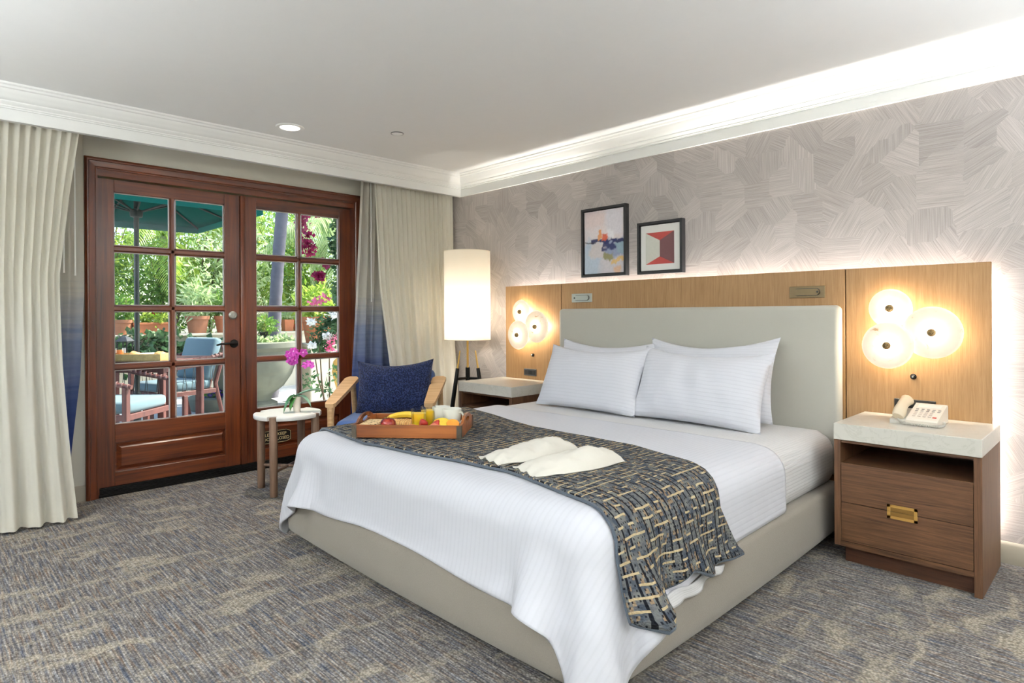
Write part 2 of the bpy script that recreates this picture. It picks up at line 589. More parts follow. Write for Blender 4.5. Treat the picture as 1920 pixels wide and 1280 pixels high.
def glass(name, tint=(0.96, 0.98, 0.98, 1), refl=1.0):
    t = NT(name)
    fr = t.n('Fresnel', None, IOR=1.45)
    tp = t.n('BsdfTransparent', None, Color=tint)
    gl = t.n('BsdfGlossy', None, Roughness=0.02)
    f = t.math('MULTIPLY', fr.outputs[0], refl)
    return t.end(t.n('MixShader', None, i0=f, i1=tp.outputs[0], i2=gl.outputs[0]).outputs[0])
GLASS = glass('window_glass', refl=0.45)
TUMBLER = glass('tumbler_glass', (0.98, 0.985, 0.985, 1), 0.4)

SHADE = translucent('lamp_shade_linen', srgb(250, 244, 232), 0.55)
def alabaster():
    t = NT('alabaster')
    co = t.coord()
    n = t.noise(co, 16, 4, 0.6, 1.0)
    c = t.ramp(n, [(0.28, srgb(178, 150, 116)), (0.37, srgb(214, 208, 198)), (1.0, srgb(222, 218, 210))])
    d = t.n('BsdfDiffuse', None, Color=c)
    tr = t.n('BsdfTranslucent', None, Color=c)
    return t.end(t.n('MixShader', None, i0=0.13, i1=d.outputs[0], i2=tr.outputs[0]).outputs[0])
ALABASTER = alabaster()

# ------------------------------------------------------------------ room shell
XW, YW, HC = -4.69, 3.645, 2.44      # window wall, headboard wall, ceiling height
XE, YS = 2.2, -2.5
structure(MB().box(XW - 0.2, XE + 0.1, YS - 0.1, YW + 0.1, -0.12, 0.0).build('floor', CARPET, smooth=0))
structure(MB().box(XW - 0.2, XE + 0.1, YS - 0.1, YW + 0.1, HC, HC + 0.15).build('ceiling', CEIL_PAINT, smooth=0))
structure(MB().box(XW - 0.2, XE + 0.1, YW, YW + 0.12, -0.1, HC).build('wall_right', WALLPAPER, smooth=0))
structure(MB().box(XE, XE + 0.12, YS - 0.1, YW, -0.1, HC).build('wall_near', WALL_PAINT, smooth=0))
D0, D1, DH = 0.85, 2.735, 2.135       # door opening
m = MB()
m.box(XW - 0.16, XW, YS - 0.1, D0, -0.1, HC).box(XW - 0.16, XW, D1, YW, -0.1, HC).box(XW - 0.16, XW, D0, D1, DH, HC)
structure(m.build('wall_left', WALL_PAINT, smooth=0))
# wall behind the camera, with a window added to let in fill daylight
W0, W1, WZ0, WZ1 = -3.7, -2.2, 1.05, 2.10
m = MB()
m.box(XW, W0, YS - 0.12, YS, -0.1, HC).box(W1, XE, YS - 0.12, YS, -0.1, HC)
m.box(W0, W1, YS - 0.12, YS, -0.1, WZ0).box(W0, W1, YS - 0.12, YS, WZ1, HC)
structure(m.build('wall_back', WALL_PAINT, smooth=0))
win = structure(bpy.data.objects.new('fill_window_1', None))  # unseen window, added for daylight from behind the camera
COL.objects.link(win)
win.location = ((W0 + W1) / 2, YS - 0.06, WZ0)
for k in range(4):
    x = W0 + (W1 - W0) * k / 3
    MB().box(x - 0.03, x + 0.03, YS - 0.1, YS - 0.03, WZ0, WZ1).build('fill_window_frame', TRIM_PAINT, win, smooth=0)
for z in (WZ0, WZ1 - 0.06):
    MB().box(W0, W1, YS - 0.1, YS - 0.03, z, z + 0.06).build('fill_window_frame', TRIM_PAINT, win, smooth=0)
MB().box(W0, W1, YS - 0.07, YS - 0.065, WZ0, WZ1).build('pane', GLASS, win, smooth=0)

structure(MB().box(-14, 10, -16, YS - 0.12, -0.2, -0.06).build('bounce_terrace', plain('bounce_paving', srgb(206, 202, 194), 0.85, var=0.04, vscale=3), smooth=0))  # unseen pale paving added to bounce sunlight up to the ceiling
# crown mouldings
def crown_profile():
    # (projection from the face, z): frieze, beads, cove, top fillets
    return [(0.012, 2.252), (0.018, 2.252), (0.018, 2.258), (0.010, 2.260), (0.010, 2.318), (0.020, 2.320), (0.020, 2.326),
            (0.026, 2.329), (0.026, 2.336), (0.036, 2.345), (0.040, 2.352), (0.040, 2.358), (0.052, 2.365), (0.060, 2.376),
            (0.072, 2.390), (0.080, 2.404), (0.082, 2.410), (0.094, 2.414), (0.098, 2.424), (0.110, 2.430), (0.110, HC)]
prof = crown_profile()
PX = -4.372
m = MB()
poly = [(0.0, 2.252)] + prof + [(0.0, HC)]
m.prism(poly, lambda a, z: (PX + 0.0 + a, YW - a, z), lambda a, z: (XE, YW - a, z))
structure(m.build('trim_1', TRIM_PAINT, smooth=25))
m = MB()
m.prism(poly, lambda a, z: (PX + a, YS, z), lambda a, z: (PX + a, YW - a, z))
m.box(PX - 0.02, PX + 0.005, YS, YW, 2.252, HC)
structure(m.build('trim_2', TRIM_PAINT, smooth=25))
# baseboards
bb = [(0, 0), (0.012, 0), (0.012, 0.085), (0.009, 0.092), (0.005, 0.097), (0, 0.10)]
structure(MB().prism(bb, lambda a, z: (XW, YW - a, z), lambda a, z: (XE, YW - a, z)).build('baseboard_right', BASE_PAINT))
m = MB().prism(bb, lambda a, z: (XW + a, YS, z), lambda a, z: (XW + a, 0.797, z))
m.prism(bb, lambda a, z: (XW + a, 2.785, z), lambda a, z: (XW + a, YW, z))
structure(m.build('baseboard_left', BASE_PAINT))

# ------------------------------------------------------------------ french doors
fr = structure(bpy.data.objects.new('trim_3', None))
COL.objects.link(fr)
fr.location = (XW, 1.79, 0)
def casing_poly():
    return [(0, 0), (0, 0.022), (0.012, 0.030), (0.020, 0.030), (0.024, 0.024), (0.056, 0.020), (0.062, 0.014), (0.069, 0.014), (0.069, 0)]
cp = casing_poly()
Y0, Y1, ZT = 0.797, 2.785, 2.191
MB().prism(cp, lambda a, b: (XW + b, Y0 + a, 0), lambda a, b: (XW + b, Y0 + a, ZT - a)).build('casing', MAHOG, fr)
MB().prism(cp, lambda a, b: (XW + b, Y1 - a, 0), lambda a, b: (XW + b, Y1 - a, ZT - a)).build('casing', MAHOG, fr)
MB().prism(cp, lambda a, b: (XW + b, Y0 + a, ZT - a), lambda a, b: (XW + b, Y1 - a, ZT - a)).build('casing', MAHOG_H, fr)
MB().box(XW - 0.16, XW + 0.002, D0 - 0.001, D0 + 0.022, 0, DH).build('jamb', MAHOG, fr, smooth=0)
MB().box(XW - 0.16, XW + 0.002, D1 - 0.022, D1 + 0.001, 0, DH).build('jamb', MAHOG, fr, smooth=0)
MB().box(XW - 0.16, XW + 0.002, D0, D1, DH - 0.022, DH).build('jamb', MAHOG_H, fr, smooth=0)
MB().box(-4.815, -4.784, D0, D0 + 0.045, 0.03, DH).box(-4.815, -4.784, D1 - 0.045, D1, 0.03, DH).box(-4.815, -4.784, D0, D1, DH - 0.05, DH).build('door_stop', MAHOG, fr, smooth=0)
MB().box(XW - 0.16, XW + 0.001, D0, D1, 2.079, DH).build('jamb', MAHOG_H, fr, smooth=0)
m = MB().box(XW - 0.2, XW + 0.012, D0, D1, 0.0, 0.012).box(XW - 0.16, XW - 0.030, D0, D1, 0.012, 0.048)
for k in range(4):
    m.box(XW - 0.028 + k * 0.010, XW - 0.022 + k * 0.010, D0, D1, 0.012, 0.036 - k * 0.006)
m.build('threshold', BLACKMETAL, fr, smooth=0)

XD0, XD1 = -4.782, -4.735             # door leaf thickness
def leaf(name, y0, y1, g0, g1, m0, m1):
    """leaf from y0 to y1, glass g0..g1, centre bar m0..m1"""
    d = structure(bpy.data.objects.new(name, None))
    COL.objects.link(d)
    d.location = ((XD0 + XD1) / 2, y0, 0.05)
    GZ0, GZ1 = 0.455, 1.992
    rows = [(0.455, 0.814), (0.852, 1.204), (1.241, 1.599), (1.639, 1.992)]
    rs = [(0.455, 0.813), (0.853, 1.203), (1.242, 1.598), (1.640, 1.992)]
    MB().box(XD0, XD1, y0, g0, 0.05, 2.075, 0.002).build('stile', MAHOG, d, smooth=0)
    MB().box(XD0, XD1, g1, y1, 0.05, 2.075, 0.002).build('stile', MAHOG, d, smooth=0)
    MB().box(XD0, XD1, g0, g1, GZ1, 2.075, 0.002).build('rail', MAHOG_H, d, smooth=0)
    MB().box(XD0, XD1, g0, g1, 0.333, GZ0, 0.002).build('rail', MAHOG_H, d, smooth=0)
    MB().box(XD0, XD1, g0, g1, 0.05, 0.140, 0.002).build('rail', MAHOG_H, d, smooth=0)
    # raised panel set in a recess
    MB().box(XD0 + 0.012, XD1 - 0.024, g0, g1, 0.14, 0.333).build('panel_back', MAHOG_H, d, smooth=0)
    m = MB()
    a, b = (g0 + 0.036, g1 - 0.024), (0.176, 0.296)
    m.prism([(g0 + 0.012, 0.152), (g1 - 0.008, 0.152), (g1 - 0.008, 0.321), (g0 + 0.012, 0.321)],
            lambda y, z: (XD1 - 0.024, y, z),
            lambda y, z: (XD1 - 0.004, a[0] if y < (g0 + g1) / 2 else a[1], b[0] if z < 0.23 else b[1]))
    m.build('raised_panel', MAHOG_H, d, smooth=0)
    # bars
    bar = lambda c, w: [(c - w / 2, XD0 + 0.006), (c - w / 2, XD1 - 0.012), (c - w / 4, XD1 - 0.002), (c + w / 4, XD1 - 0.002), (c + w / 2, XD1 - 0.012), (c + w / 2, XD0 + 0.006)]
    MB().prism(bar((m0 + m1) / 2, m1 - m0), lambda p, x: (x, p, GZ0), lambda p, x: (x, p, GZ1)).build('muntin', MAHOG, d)
    for z0, z1 in ((0.813, 0.853), (1.203, 1.242), (1.598, 1.640)):
        MB().prism(bar((z0 + z1) / 2, z1 - z0), lambda p, x: (x, g0, p), lambda p, x: (x, g1, p)).build('muntin', MAHOG_H, d)
    for ya, yb in ((g0, m0), (m1, g1)):
        for za, zb in rs:
            MB().box(XD0 + 0.018, XD0 + 0.022, ya - 0.004, yb + 0.004, za - 0.004, zb + 0.004).build('pane', GLASS, d, smooth=0)
            # light glazing bead round the pane on the inside
            b_ = MB()
            w = 0.006
            x0, x1 = XD0 + 0.020, XD1 - 0.014
            b_.box(x0, x1, ya, ya + w, za, zb).box(x0, x1, yb - w, yb, za, zb)
            b_.box(x0, x1, ya, yb, za, za + w).box(x0, x1, ya, yb, zb - w, zb)
            b_.build('glazing_bead', BEAD, d, smooth=0)
    return d
BEAD = plain('glazing_bead', srgb(176, 168, 164), 0.45, var=0.03)
left_leaf = leaf('door_1', 0.874, 1.780, 0.970, 1.672, 1.305, 1.341)
right_leaf = leaf('door_2', 1.822, 2.712, 1.906, 2.604, 2.233, 2.271)
MB().box(XD0, XD1 + 0.016, 1.782, 1.821, 0.05, 2.075, 0.006, 2).build('astragal', MAHOG, left_leaf)
# lever handle and deadbolt on the left leaf
def ydisc(prof, c, n=24):
    return MB().lathe(prof, c, n, Matrix.Rotation(PI / 2, 3, 'Y'))
hs = ydisc([(0.0, 0.0), (0.030, 0.0), (0.031, 0.004), (0.027, 0.009), (0.014, 0.012), (0.0, 0.012)], (XD1, 1.735, 0.962)).build('lever_handle', BLACKMETAL, left_leaf)
lv = MB().tube([(XD1 + 0.008, 1.735, 0.962), (XD1 + 0.045, 1.735, 0.962)], 0.009, 10)
lv.tube([(XD1 + 0.045, 1.740, 0.962), (XD1 + 0.048, 1.69, 0.966), (XD1 + 0.046, 1.63, 0.964), (XD1 + 0.042, 1.597, 0.956)], [0.009, 0.009, 0.008, 0.006], 10)
lv.build('lever', BLACKMETAL, hs)
db = ydisc([(0.0, 0.0), (0.031, 0.0), (0.031, 0.006), (0.022, 0.014), (0.018, 0.014), (0.016, 0.010), (0.0, 0.010)], (XD1, 1.728, 1.173)).build('deadbolt', NICKEL, left_leaf)
MB().box(XD1 + 0.01, XD1 + 0.024, 1.726, 1.733, 1.162, 1.184, 0.002).build('thumb_turn', NICKEL, db)
# notice on the right leaf's bottom panel
SIGN_BLACK = plain('sign_black', srgb(16, 13, 11), 0.35, var=0.02)
SIGN_GOLD = plain('sign_gold', srgb(226, 208, 158), 0.4, var=0.02)
xs = XD1 - 0.004
yc, zc, hw, hh_ = 2.040, 0.222, 0.135, 0.052
oct_ = lambda k: [(yc - hw + k, zc - hh_ + 0.02), (yc - hw + 0.04, zc - hh_ + k), (yc + hw - 0.04, zc - hh_ + k), (yc + hw - k, zc - hh_ + 0.02),
                  (yc + hw - k, zc + hh_ - 0.02), (yc + hw - 0.04, zc + hh_ - k), (yc - hw + 0.04, zc + hh_ - k), (yc - hw + k, zc + hh_ - 0.02)]
sign = MB().prism(oct_(0), lambda y, z: (xs, y, z), lambda y, z: (xs + 0.004, y, z)).build('notice', SIGN_BLACK, right_leaf, smooth=0, label='black notice lettered in gold')
m = MB()
for k in range(8):
    p, q_ = oct_(0.006)[k], oct_(0.006)[(k + 1) % 8]
    m.tube([(xs + 0.0045, p[0], p[1]), (xs + 0.0045, q_[0], q_[1])], 0.0016, 4)
m.build('border', SIGN_GOLD, sign, smooth=0)
def text(body, size, mat, parent, M, name='lettering', extrude=0.0006, align='CENTER'):
    cu = bpy.data.curves.new(name, 'FONT')
    cu.body = body
    cu.size = size
    cu.align_x = align
    cu.align_y = 'CENTER'
    cu.extrude = extrude
    cu.resolution_u = 3
    tmp = bpy.data.objects.new('tmp_text', cu)
    COL.objects.link(tmp)
    bpy.context.view_layer.update()
    me = bpy.data.meshes.new_from_object(tmp)
    bpy.data.objects.remove(tmp)
    me.transform(M)
    me.materials.clear()
    me.materials.append(mat)
    return link(name, me, parent)
facing_x = Matrix(((0, 0, 1, 0), (1, 0, 0, 0), (0, 1, 0, 0), (0, 0, 0, 1)))
for txt, z in (('PLEASE KEEP', zc + 0.017), ('DOOR CLOSED', zc - 0.017)):
    text(txt, 0.034, SIGN_GOLD, sign, Matrix.Translation((xs + 0.005, yc, z)) @ facing_x)

# ------------------------------------------------------------------ headboard panelling
YP0, YP1 = 3.584, 3.604
hb = thing('headboard', 'wide oak wall headboard with pale grey upholstered centre behind the bed', 'headboard', (-2.1, 3.6, 0.1))
for x0, x1 in ((-3.722, -3.108), (-3.102, -1.098), (-1.092, -0.473)):
    MB().box(x0, x1, YP0, YP1, 0.10, 1.402, 0.0015).build('panel', PANEL, hb, smooth=0)
for x0, x1 in ((-3.66, -3.60), (-3.135, -3.075), (-1.125, -1.065), (-0.60, -0.54)):
    MB().box(x0, x1, YP1, YW - 0.001, 0.12, 1.20).build('batten', PANEL, hb, smooth=0)
for x0 in (-3.105, -1.095):  # added, like the seam battens, to stop LED light leaking through
    MB().box(x0 - 0.02, x0 + 0.02, YP1, YP1 + 0.004, 0.12, 1.399).build('seam_light_stop', PANEL, hb, smooth=0)
def cushion_box(x0, x1, y0, y1, z0, z1, r, seg=4):
    return MB().box(x0, x1, y0, y1, z0, z1, r, seg)
cushion_box(-3.078, -1.104, 3.515, YP0, 0.30, 1.208, 0.028, 4).build('upholstery', HEAD_FABRIC, hb, smooth=60, label='pale grey upholstered pad')
LEDC = (1.0, 0.95, 0.88)
area_light('led_strip', (-2.1, 3.627, 1.24), (0, 0.12, 1), 3.1, 0.012, P_LED * 3.1, LEDC, spread=R(125))
def vled(x, sgn, p):
    d = area_light('led_strip', (x, 3.627, 0.75), (sgn, 0.1, 0), 0.012, 1.2, p, LEDC, spread=R(150))
    d.rotation_euler = Matrix(((0, 0, -sgn), (1, 0, 0), (0, -sgn, 0))).to_euler()
    return d
vled(-0.535, 1, P_LED * 0.9)
vled(-3.665, -1, P_LED * 0.2)

def reading_light(x0, x1, z0, z1, mat, label, flip):
    o = thing('reading_light', label, 'reading light', ((x0 + x1) / 2, YP0, z0), 0, 'reading lights on the headboard')
    MB().box(x0, x1, YP0 - 0.006, YP0, z0, z1, 0.002).build('plate', mat, o, smooth=0)
    zc = (z0 + z1) / 2
    r = 0.021
    xa, xb = x0 + 0.024, x1 - 0.024
    def capsule(a, b, r, y0, y1):
        pts = [(b - r + r * math.cos(t_), zc + r * math.sin(t_)) for t_ in np.linspace(-PI / 2, PI / 2, 9)]
        pts += [(a + r - r * math.cos(t_), zc - r * math.sin(t_)) for t_ in np.linspace(-PI / 2, PI / 2, 9)]
        return MB().prism(pts, lambda x, z: (x, y0, z), lambda x, z: (x, y1, z))
    capsule(xa, xb, r, YP0 - 0.0075, YP0 - 0.005).build('recess', BLACKPLASTIC, o)
    capsule(xa + 0.002, xb - 0.002, r - 0.003, YP0 - 0.016, YP0 - 0.0072).build('swing_arm', mat, o)
    xs_ = xa + 0.012 if flip else xb - 0.012
    MB().lathe([(0, 0), (0.006, 0), (0.006, 0.002), (0, 0.003)], (xs_, YP0 - 0.016, zc), 12, Matrix.Rotation(PI / 2, 3, 'X')).build('switch', BLACKPLASTIC, o)
    return o
reading_light(-2.997, -2.804, 1.256, 1.321, NICKEL, 'silver swing-out reading light above the far pillow on the headboard', True)
reading_light(-1.387, -1.196, 1.252, 1.317, BRONZE, 'bronze swing-out reading light near the larger lit wall sconce', False)

SC = [(-0.874, 1.189, 0.098, 3.525), (-0.880, 1.002, 0.116, 3.495), (-0.693, 1.070, 0.126, 3.510)]
sconces = []
def sconce(dx, dz, label):
    o = thing('wall_sconce', label, 'wall lamp', (-0.81 + dx, YP0, 1.08 + dz), 0, 'alabaster disc sconces on the headboard')
    for x, z, r, y in SC:
        x += dx
        z += dz
        # front is convex; thin stone dish
        prof = [(0.0, 0.0), (r * 0.3, 0.001), (r * 0.6, 0.004), (r * 0.9, 0.008), (r * 0.985, 0.0115), (r, 0.0145), (r * 0.99, 0.018)]
        d = MB().lathe(prof, (x, y, z), 40, Matrix.Rotation(-PI / 2, 3, 'X')).build('disc', ALABASTER, o, smooth=50)
        k = MB().lathe([(0.0, 0.020), (0.010, 0.019), (0.016, 0.014), (0.018, 0.006), (0.018, -0.002), (0.0, -0.002)], (x, y, z), 20, Matrix.Rotation(PI / 2, 3, 'X'))
        k.build('knob', KNOB, d, smooth=50)
        MB().tube([(x, y + 0.050, z), (x, YP0, z)], 0.007, 8).build('stem', BRASS, d)
        pl = point_light('sconce_bulb', (x, y + 0.026, z), P_SCONCE * (r / 0.116) ** 1.0, (1.0, 0.88, 0.68), 0.016)
        pl.parent = o
        pl.matrix_parent_inverse = o.matrix_basis.inverted()
    return o
sconce(0, 0, 'lit alabaster three-disc wall sconce above the bedside telephone')
sconce(-2.622, 0.0, 'lit alabaster three-disc wall sconce beside the floor lamp')

def knob_thing(x, z, label):
    o = thing('dimmer_knob', label, 'switch', (x, YP0, z), 0, 'dimmer knobs on the headboard')
    MB().lathe([(0, 0), (0.014, 0), (0.014, 0.004), (0.009, 0.005), (0.009, 0.016), (0.007, 0.018), (0, 0.018)], (x, YP0, z), 20, Matrix.Rotation(PI / 2, 3, 'X')).build('knob', BLACKMETAL, o)
    MB().lathe([(0, 0), (0.005, 0), (0.004, 0.002), (0, 0.002)], (x, YP0 - 0.018, z), 12, Matrix.Rotation(PI / 2, 3, 'X')).build('cap', SILVER, o)
knob_thing(-0.784, 0.847, 'small black dimmer knob above the telephone')
knob_thing(-3.407, 0.84, 'small black dimmer knob above the socket plate by the far nightstand')
o = thing('socket_plate', 'dark socket plate low on the headboard beside the far front pillow', 'socket', (-3.44, YP0, 0.70))
MB().box(-3.507, -3.37, YP0 - 0.006, YP0, 0.672, 0.728, 0.002).build('plate', DARKGREY, o, smooth=0)
for k in range(3):
    MB().box(-3.499 + k * 0.043, -3.463 + k * 0.043, YP0 - 0.009, YP0 - 0.004, 0.682, 0.718, 0.001).build('socket', BLACKPLASTIC, o, smooth=0)
o = thing('socket_plate', 'black socket plate on the headboard behind the telephone', 'socket', (-0.78, YP0, 0.69))
MB().box(-0.868, -0.690, YP0 - 0.006, YP0, 0.652, 0.732, 0.002).build('plate', BLACKPLASTIC, o, smooth=0)
for k in range(3):
    MB().box(-0.856 + k * 0.056, -0.812 + k * 0.056, YP0 - 0.009, YP0 - 0.004, 0.668, 0.716, 0.001).build('socket', BLACKMETAL, o, smooth=0)

# ------------------------------------------------------------------ pictures
def picture(x0, x1, z0, z1, label, art, name='framed_picture'):
    o = thing(name, label, 'picture', ((x0 + x1) / 2, YW, z0), 0, 'framed art over the headboard')
    f, b, w = 3.600, YW - 0.002, 0.017
    m = MB()
    m.prism([(x0, z0), (x0 + w, z0 + w), (x0 + w, z1 - w), (x0, z1)], lambda x, z: (x, f, z), lambda x, z: (x, b, z))
    m.prism([(x1, z0), (x1, z1), (x1 - w, z1 - w), (x1 - w, z0 + w)], lambda x, z: (x, f, z), lambda x, z: (x, b, z))
    m.prism([(x0, z0), (x1, z0), (x1 - w, z0 + w), (x0 + w, z0 + w)], lambda x, z: (x, f, z), lambda x, z: (x, b, z))
    m.prism([(x0, z1), (x0 + w, z1 - w), (x1 - w, z1 - w), (x1, z1)], lambda x, z: (x, f, z), lambda x, z: (x, b, z))
    m.build('frame', FRAME_BLACK, o, smooth=0)
    art(o, x0 + w + 0.007, x1 - w - 0.007, z0 + w + 0.007, z1 - w - 0.007, f + 0.012)
    MB().box(x0 + w, x1 - w, f + 0.024, f + 0.03, z0 + w, z1 - w).build('backing', FRAME_BLACK, o, smooth=0)
    return o

def abstract(o, x0, x1, z0, z1, y):
    rng = np.random.RandomState(5)
    nx, nz = 100, 124
    u = np.linspace(0, 1, nx)[:, None] * np.ones((1, nz))
    v = np.linspace(0, 1, nz)[None, :] * np.ones((nx, 1))
    def nz_(fx, fy, seed):
        r = np.random.RandomState(seed)
        gx, gy = int(fx) + 2, int(fy) + 2
        g = r.rand(gx, gy)
        a, b = u * fx, v * fy
        i, j = a.astype(int), b.astype(int)
        s, t_ = a - i, b - j
        s, t_ = s * s * (3 - 2 * s), t_ * t_ * (3 - 2 * t_)
        return (g[i, j] * (1 - s) + g[i + 1, j] * s) * (1 - t_) + (g[i, j + 1] * (1 - s) + g[i + 1, j + 1] * s) * t_
    C = np.array(srgb(222, 210, 212)[:3]) * np.ones((nx, nz, 3))
    def blob(u0, u1, v0, v1, col, a=1.0, soft=0.03, seed=0, rag=0.05):
        nonlocal C
        du = (nz_(6, 9, seed) - 0.5) * rag * 2 + (nz_(24, 30, seed + 50) - 0.5) * rag
        dv = (nz_(9, 6, seed + 9) - 0.5) * rag * 2 + (nz_(26, 22, seed + 70) - 0.5) * rag
        d = np.minimum(np.minimum(u + du - u0, u1 - u - du), np.minimum(v + dv - v0, v1 - v - dv))
        k = np.clip(d / soft + 0.5, 0, 1)[..., None] * a
        C = C * (1 - k) + np.array(srgb(*col)[:3]) * k
    blob(0, 1, 0.55, 1.1, (232, 222, 224), 0.9, 0.1, 1)
    blob(0.0, 0.55, 0.75, 0.98, (236, 214, 212), 0.7, 0.1, 2)
    blob(0.55, 1.0, 0.6, 1.0, (226, 222, 230), 0.8, 0.1, 3)
    blob(-0.1, 0.45, -0.1, 0.52, (186, 200, 216), 0.9, 0.12, 4)
    blob(0.15, 0.5, 0.25, 0.5, (214, 204, 204), 0.9, 0.06, 5)
    blob(0.4, 1.1, -0.1, 0.2, (206, 200, 206), 0.8, 0.1, 6)
    blob(0.55, 1.1, 0.25, 0.52, (122, 140, 176), 0.8, 0.08, 7)
    blob(0.8, 1.1, 0.3, 0.5, (150, 178, 186), 0.7, 0.05, 17)
    blob(0.16, 1.05, 0.475, 0.535, (52, 54, 92), 0.97, 0.015, 8, 0.03)
    blob(0.5, 0.78, 0.37, 0.5, (48, 54, 98), 0.95, 0.03, 9, 0.06)
    blob(0.0, 0.3, 0.485, 0.505, (70, 60, 70), 0.7, 0.01, 10, 0.02)
    blob(0.36, 0.45, 0.54, 0.68, (226, 158, 104), 0.95, 0.02, 11, 0.03)
    blob(0.45, 0.58, 0.53, 0.65, (216, 104, 74), 0.95, 0.02, 12, 0.04)
    blob(0.6, 0.74, 0.55, 0.68, (240, 238, 242), 0.9, 0.05, 13)
    blob(0.5, 0.72, 0.24, 0.33, (146, 142, 100), 0.95, 0.03, 14)
    blob(0.68, 1.05, 0.17, 0.24, (222, 186, 120), 0.9, 0.02, 15, 0.05)
    blob(0.74, 0.94, 0.02, 0.10, (224, 178, 140), 0.8, 0.04, 16)
    C = np.clip(C * (0.95 + 0.1 * nz_(40, 50, 33))[..., None], 0, 1)
    verts = [(x0 + (x1 - x0) * i / (nx - 1), y, z0 + (z1 - z0) * j / (nz - 1)) for i in range(nx) for j in range(nz)]
    faces = [(i * nz + j, (i + 1) * nz + j, (i + 1) * nz + j + 1, i * nz + j + 1) for i in range(nx - 1) for j in range(nz - 1)]
    ob = np_mesh('canvas', verts, faces, ART, o, label='loose abstract landscape in pale pink, navy and orange')
    at = ob.data.color_attributes.new('paint', 'FLOAT_COLOR', 'POINT')
    rgba = np.concatenate([C.reshape(-1, 3), np.ones((nx * nz, 1))], 1).astype(np.float32)
    at.data.foreach_set('color', rgba.ravel())
t = NT('painted_canvas')
va = t.n('VertexColor', {'layer_name': 'paint'})
ART = t.end(t.bsdf(va.outputs[0], 0.7, 0, t.bump(t.noise(t.coord(), 300, 2), 0.2, 0.002), 0.2))

def geometric(o, x0, x1, z0, z1, y):
    MB().box(x0, x1, y, y + 0.006, z0, z1).build('print', PAPER, o, smooth=0, label='off-white print of red and grey folded planes')
    fx = lambda a: x0 + (x1 - x0) * a
    fz = lambda a: z0 + (z1 - z0) * a
    L, Rr, c_ = 0.13, 0.865, 0.50
    T, B, t1, b1 = 0.835, 0.135, 0.655, 0.30
    shapes = [([(L, T), (Rr, T), (c_, t1)], A_RED), ([(L, B), (Rr, B), (c_, b1)], A_RED),
              ([(L, B), (c_, b1), (c_, t1), (L, T)], A_GREY), ([(Rr, B), (Rr, T), (c_, t1), (c_, b1)], A_PLUM)]
    for pts, mt in shapes:
        MB().prism([(fx(a), fz(b)) for a, b in pts], lambda x, z: (x, y - 0.0006, z), lambda x, z: (x, y + 0.001, z)).build('printed_shape', mt, o, smooth=0)
PAPER = plain('print_paper', srgb(232, 230, 226), 0.7, var=0.01)
A_RED = plain('print_red', srgb(178, 72, 66), 0.7, var=0.05, vscale=60)
A_PLUM = plain('print_plum', srgb(110, 72, 74), 0.7, var=0.05, vscale=60)
A_GREY = plain('print_grey', srgb(206, 206, 196), 0.7, var=0.03, vscale=60)
picture(-2.920, -2.520, 1.441, 1.948, 'taller black-framed abstract painting in pinks, navy and orange', abstract)
picture(-2.424, -2.078, 1.438, 1.793, 'smaller black-framed print of red and plum triangles', geometric)
# ------------------------------------------------------------------ bed
bed = thing('bed', 'king bed with taupe upholstered base and white striped sheet', 'bed', (-2.1, 2.45, 0))
m = MB()
BX0, BX1, BY0, BY1 = -3.115, -1.068, 1.385, 3.50
def base_box():
    b = bmesh.new()
    n = 26
    r = 0.07
    # rounded rectangle outline with slightly soft sides
    out = []
    for cx, cy, a0 in ((BX1 - r, BY0 + r, -PI / 2), (BX1 - r, BY1 - r, 0), (BX0 + r, BY1 - r, PI / 2), (BX0 + r, BY0 + r, PI)):
        for k in range(7):
            a = a0 + k * PI / 12
            out.append((cx + r * math.cos(a), cy + r * math.sin(a)))
    pts = []
    for i in range(len(out)):
        p, q_ = Vector(out[i]), Vector(out[(i + 1) % len(out)])
        k = max(1, int((q_ - p).length / 0.12))
        for j in range(k):
            pts.append(p.lerp(q_, j / k))
    cx, cy = (BX0 + BX1) / 2, (BY0 + BY1) / 2
    levels = [(0.055, -0.035), (0.048, -0.012), (0.058, -0.004), (0.10, 0.0), (0.20, 0.0), (0.262, -0.003), (0.278, -0.012), (0.285, -0.03), (0.285, -0.10)]
    rings = []
    for z, off in levels:
        ring = []
        for p in pts:
            d = Vector((p.x - cx, p.y - cy))
            nx = max(-1, min(1, (p.x - cx) / ((BX1 - BX0) / 2)))
            sag = 0.0
            if z < 0.15:
                # lower edge sags a little between the corners
                tx = 1 - ((p.x - cx) / ((BX1 - BX0) / 2)) ** 2
                ty = 1 - ((p.y - cy) / ((BY1 - BY0) / 2)) ** 2
                sag = 0.018 * max(0, max(tx if abs(p.y - BY0) < 0.1 else 0, ty if abs(abs(p.x - cx) - (BX1 - BX0) / 2) < 0.1 else 0))
                sag -= 0.02
            dn = Vector((max(-1, min(1, (abs(p.x - cx) - ((BX1 - BX0) / 2 - r)) / r)) * (1 if p.x > cx else -1) if abs(p.x - cx) > (BX1 - BX0) / 2 - r else 0,
                         max(-1, min(1, (abs(p.y - cy) - ((BY1 - BY0) / 2 - r)) / r)) * (1 if p.y > cy else -1) if abs(p.y - cy) > (BY1 - BY0) / 2 - r else 0))
            ring.append(b.verts.new((p.x + dn.x * off, p.y + dn.y * off, z - sag)))
        rings.append(ring)
    for a, c in zip(rings, rings[1:]):
        for k in range(len(pts)):
            k2 = (k + 1) % len(pts)
            b.faces.new((a[k], a[k2], c[k2], c[k]))
    b.faces.new(rings[0][::-1])
    b.faces.new(rings[-1])
    return b
m.add(base_box())
m.build('base', BASE_FABRIC, bed, smooth=60)
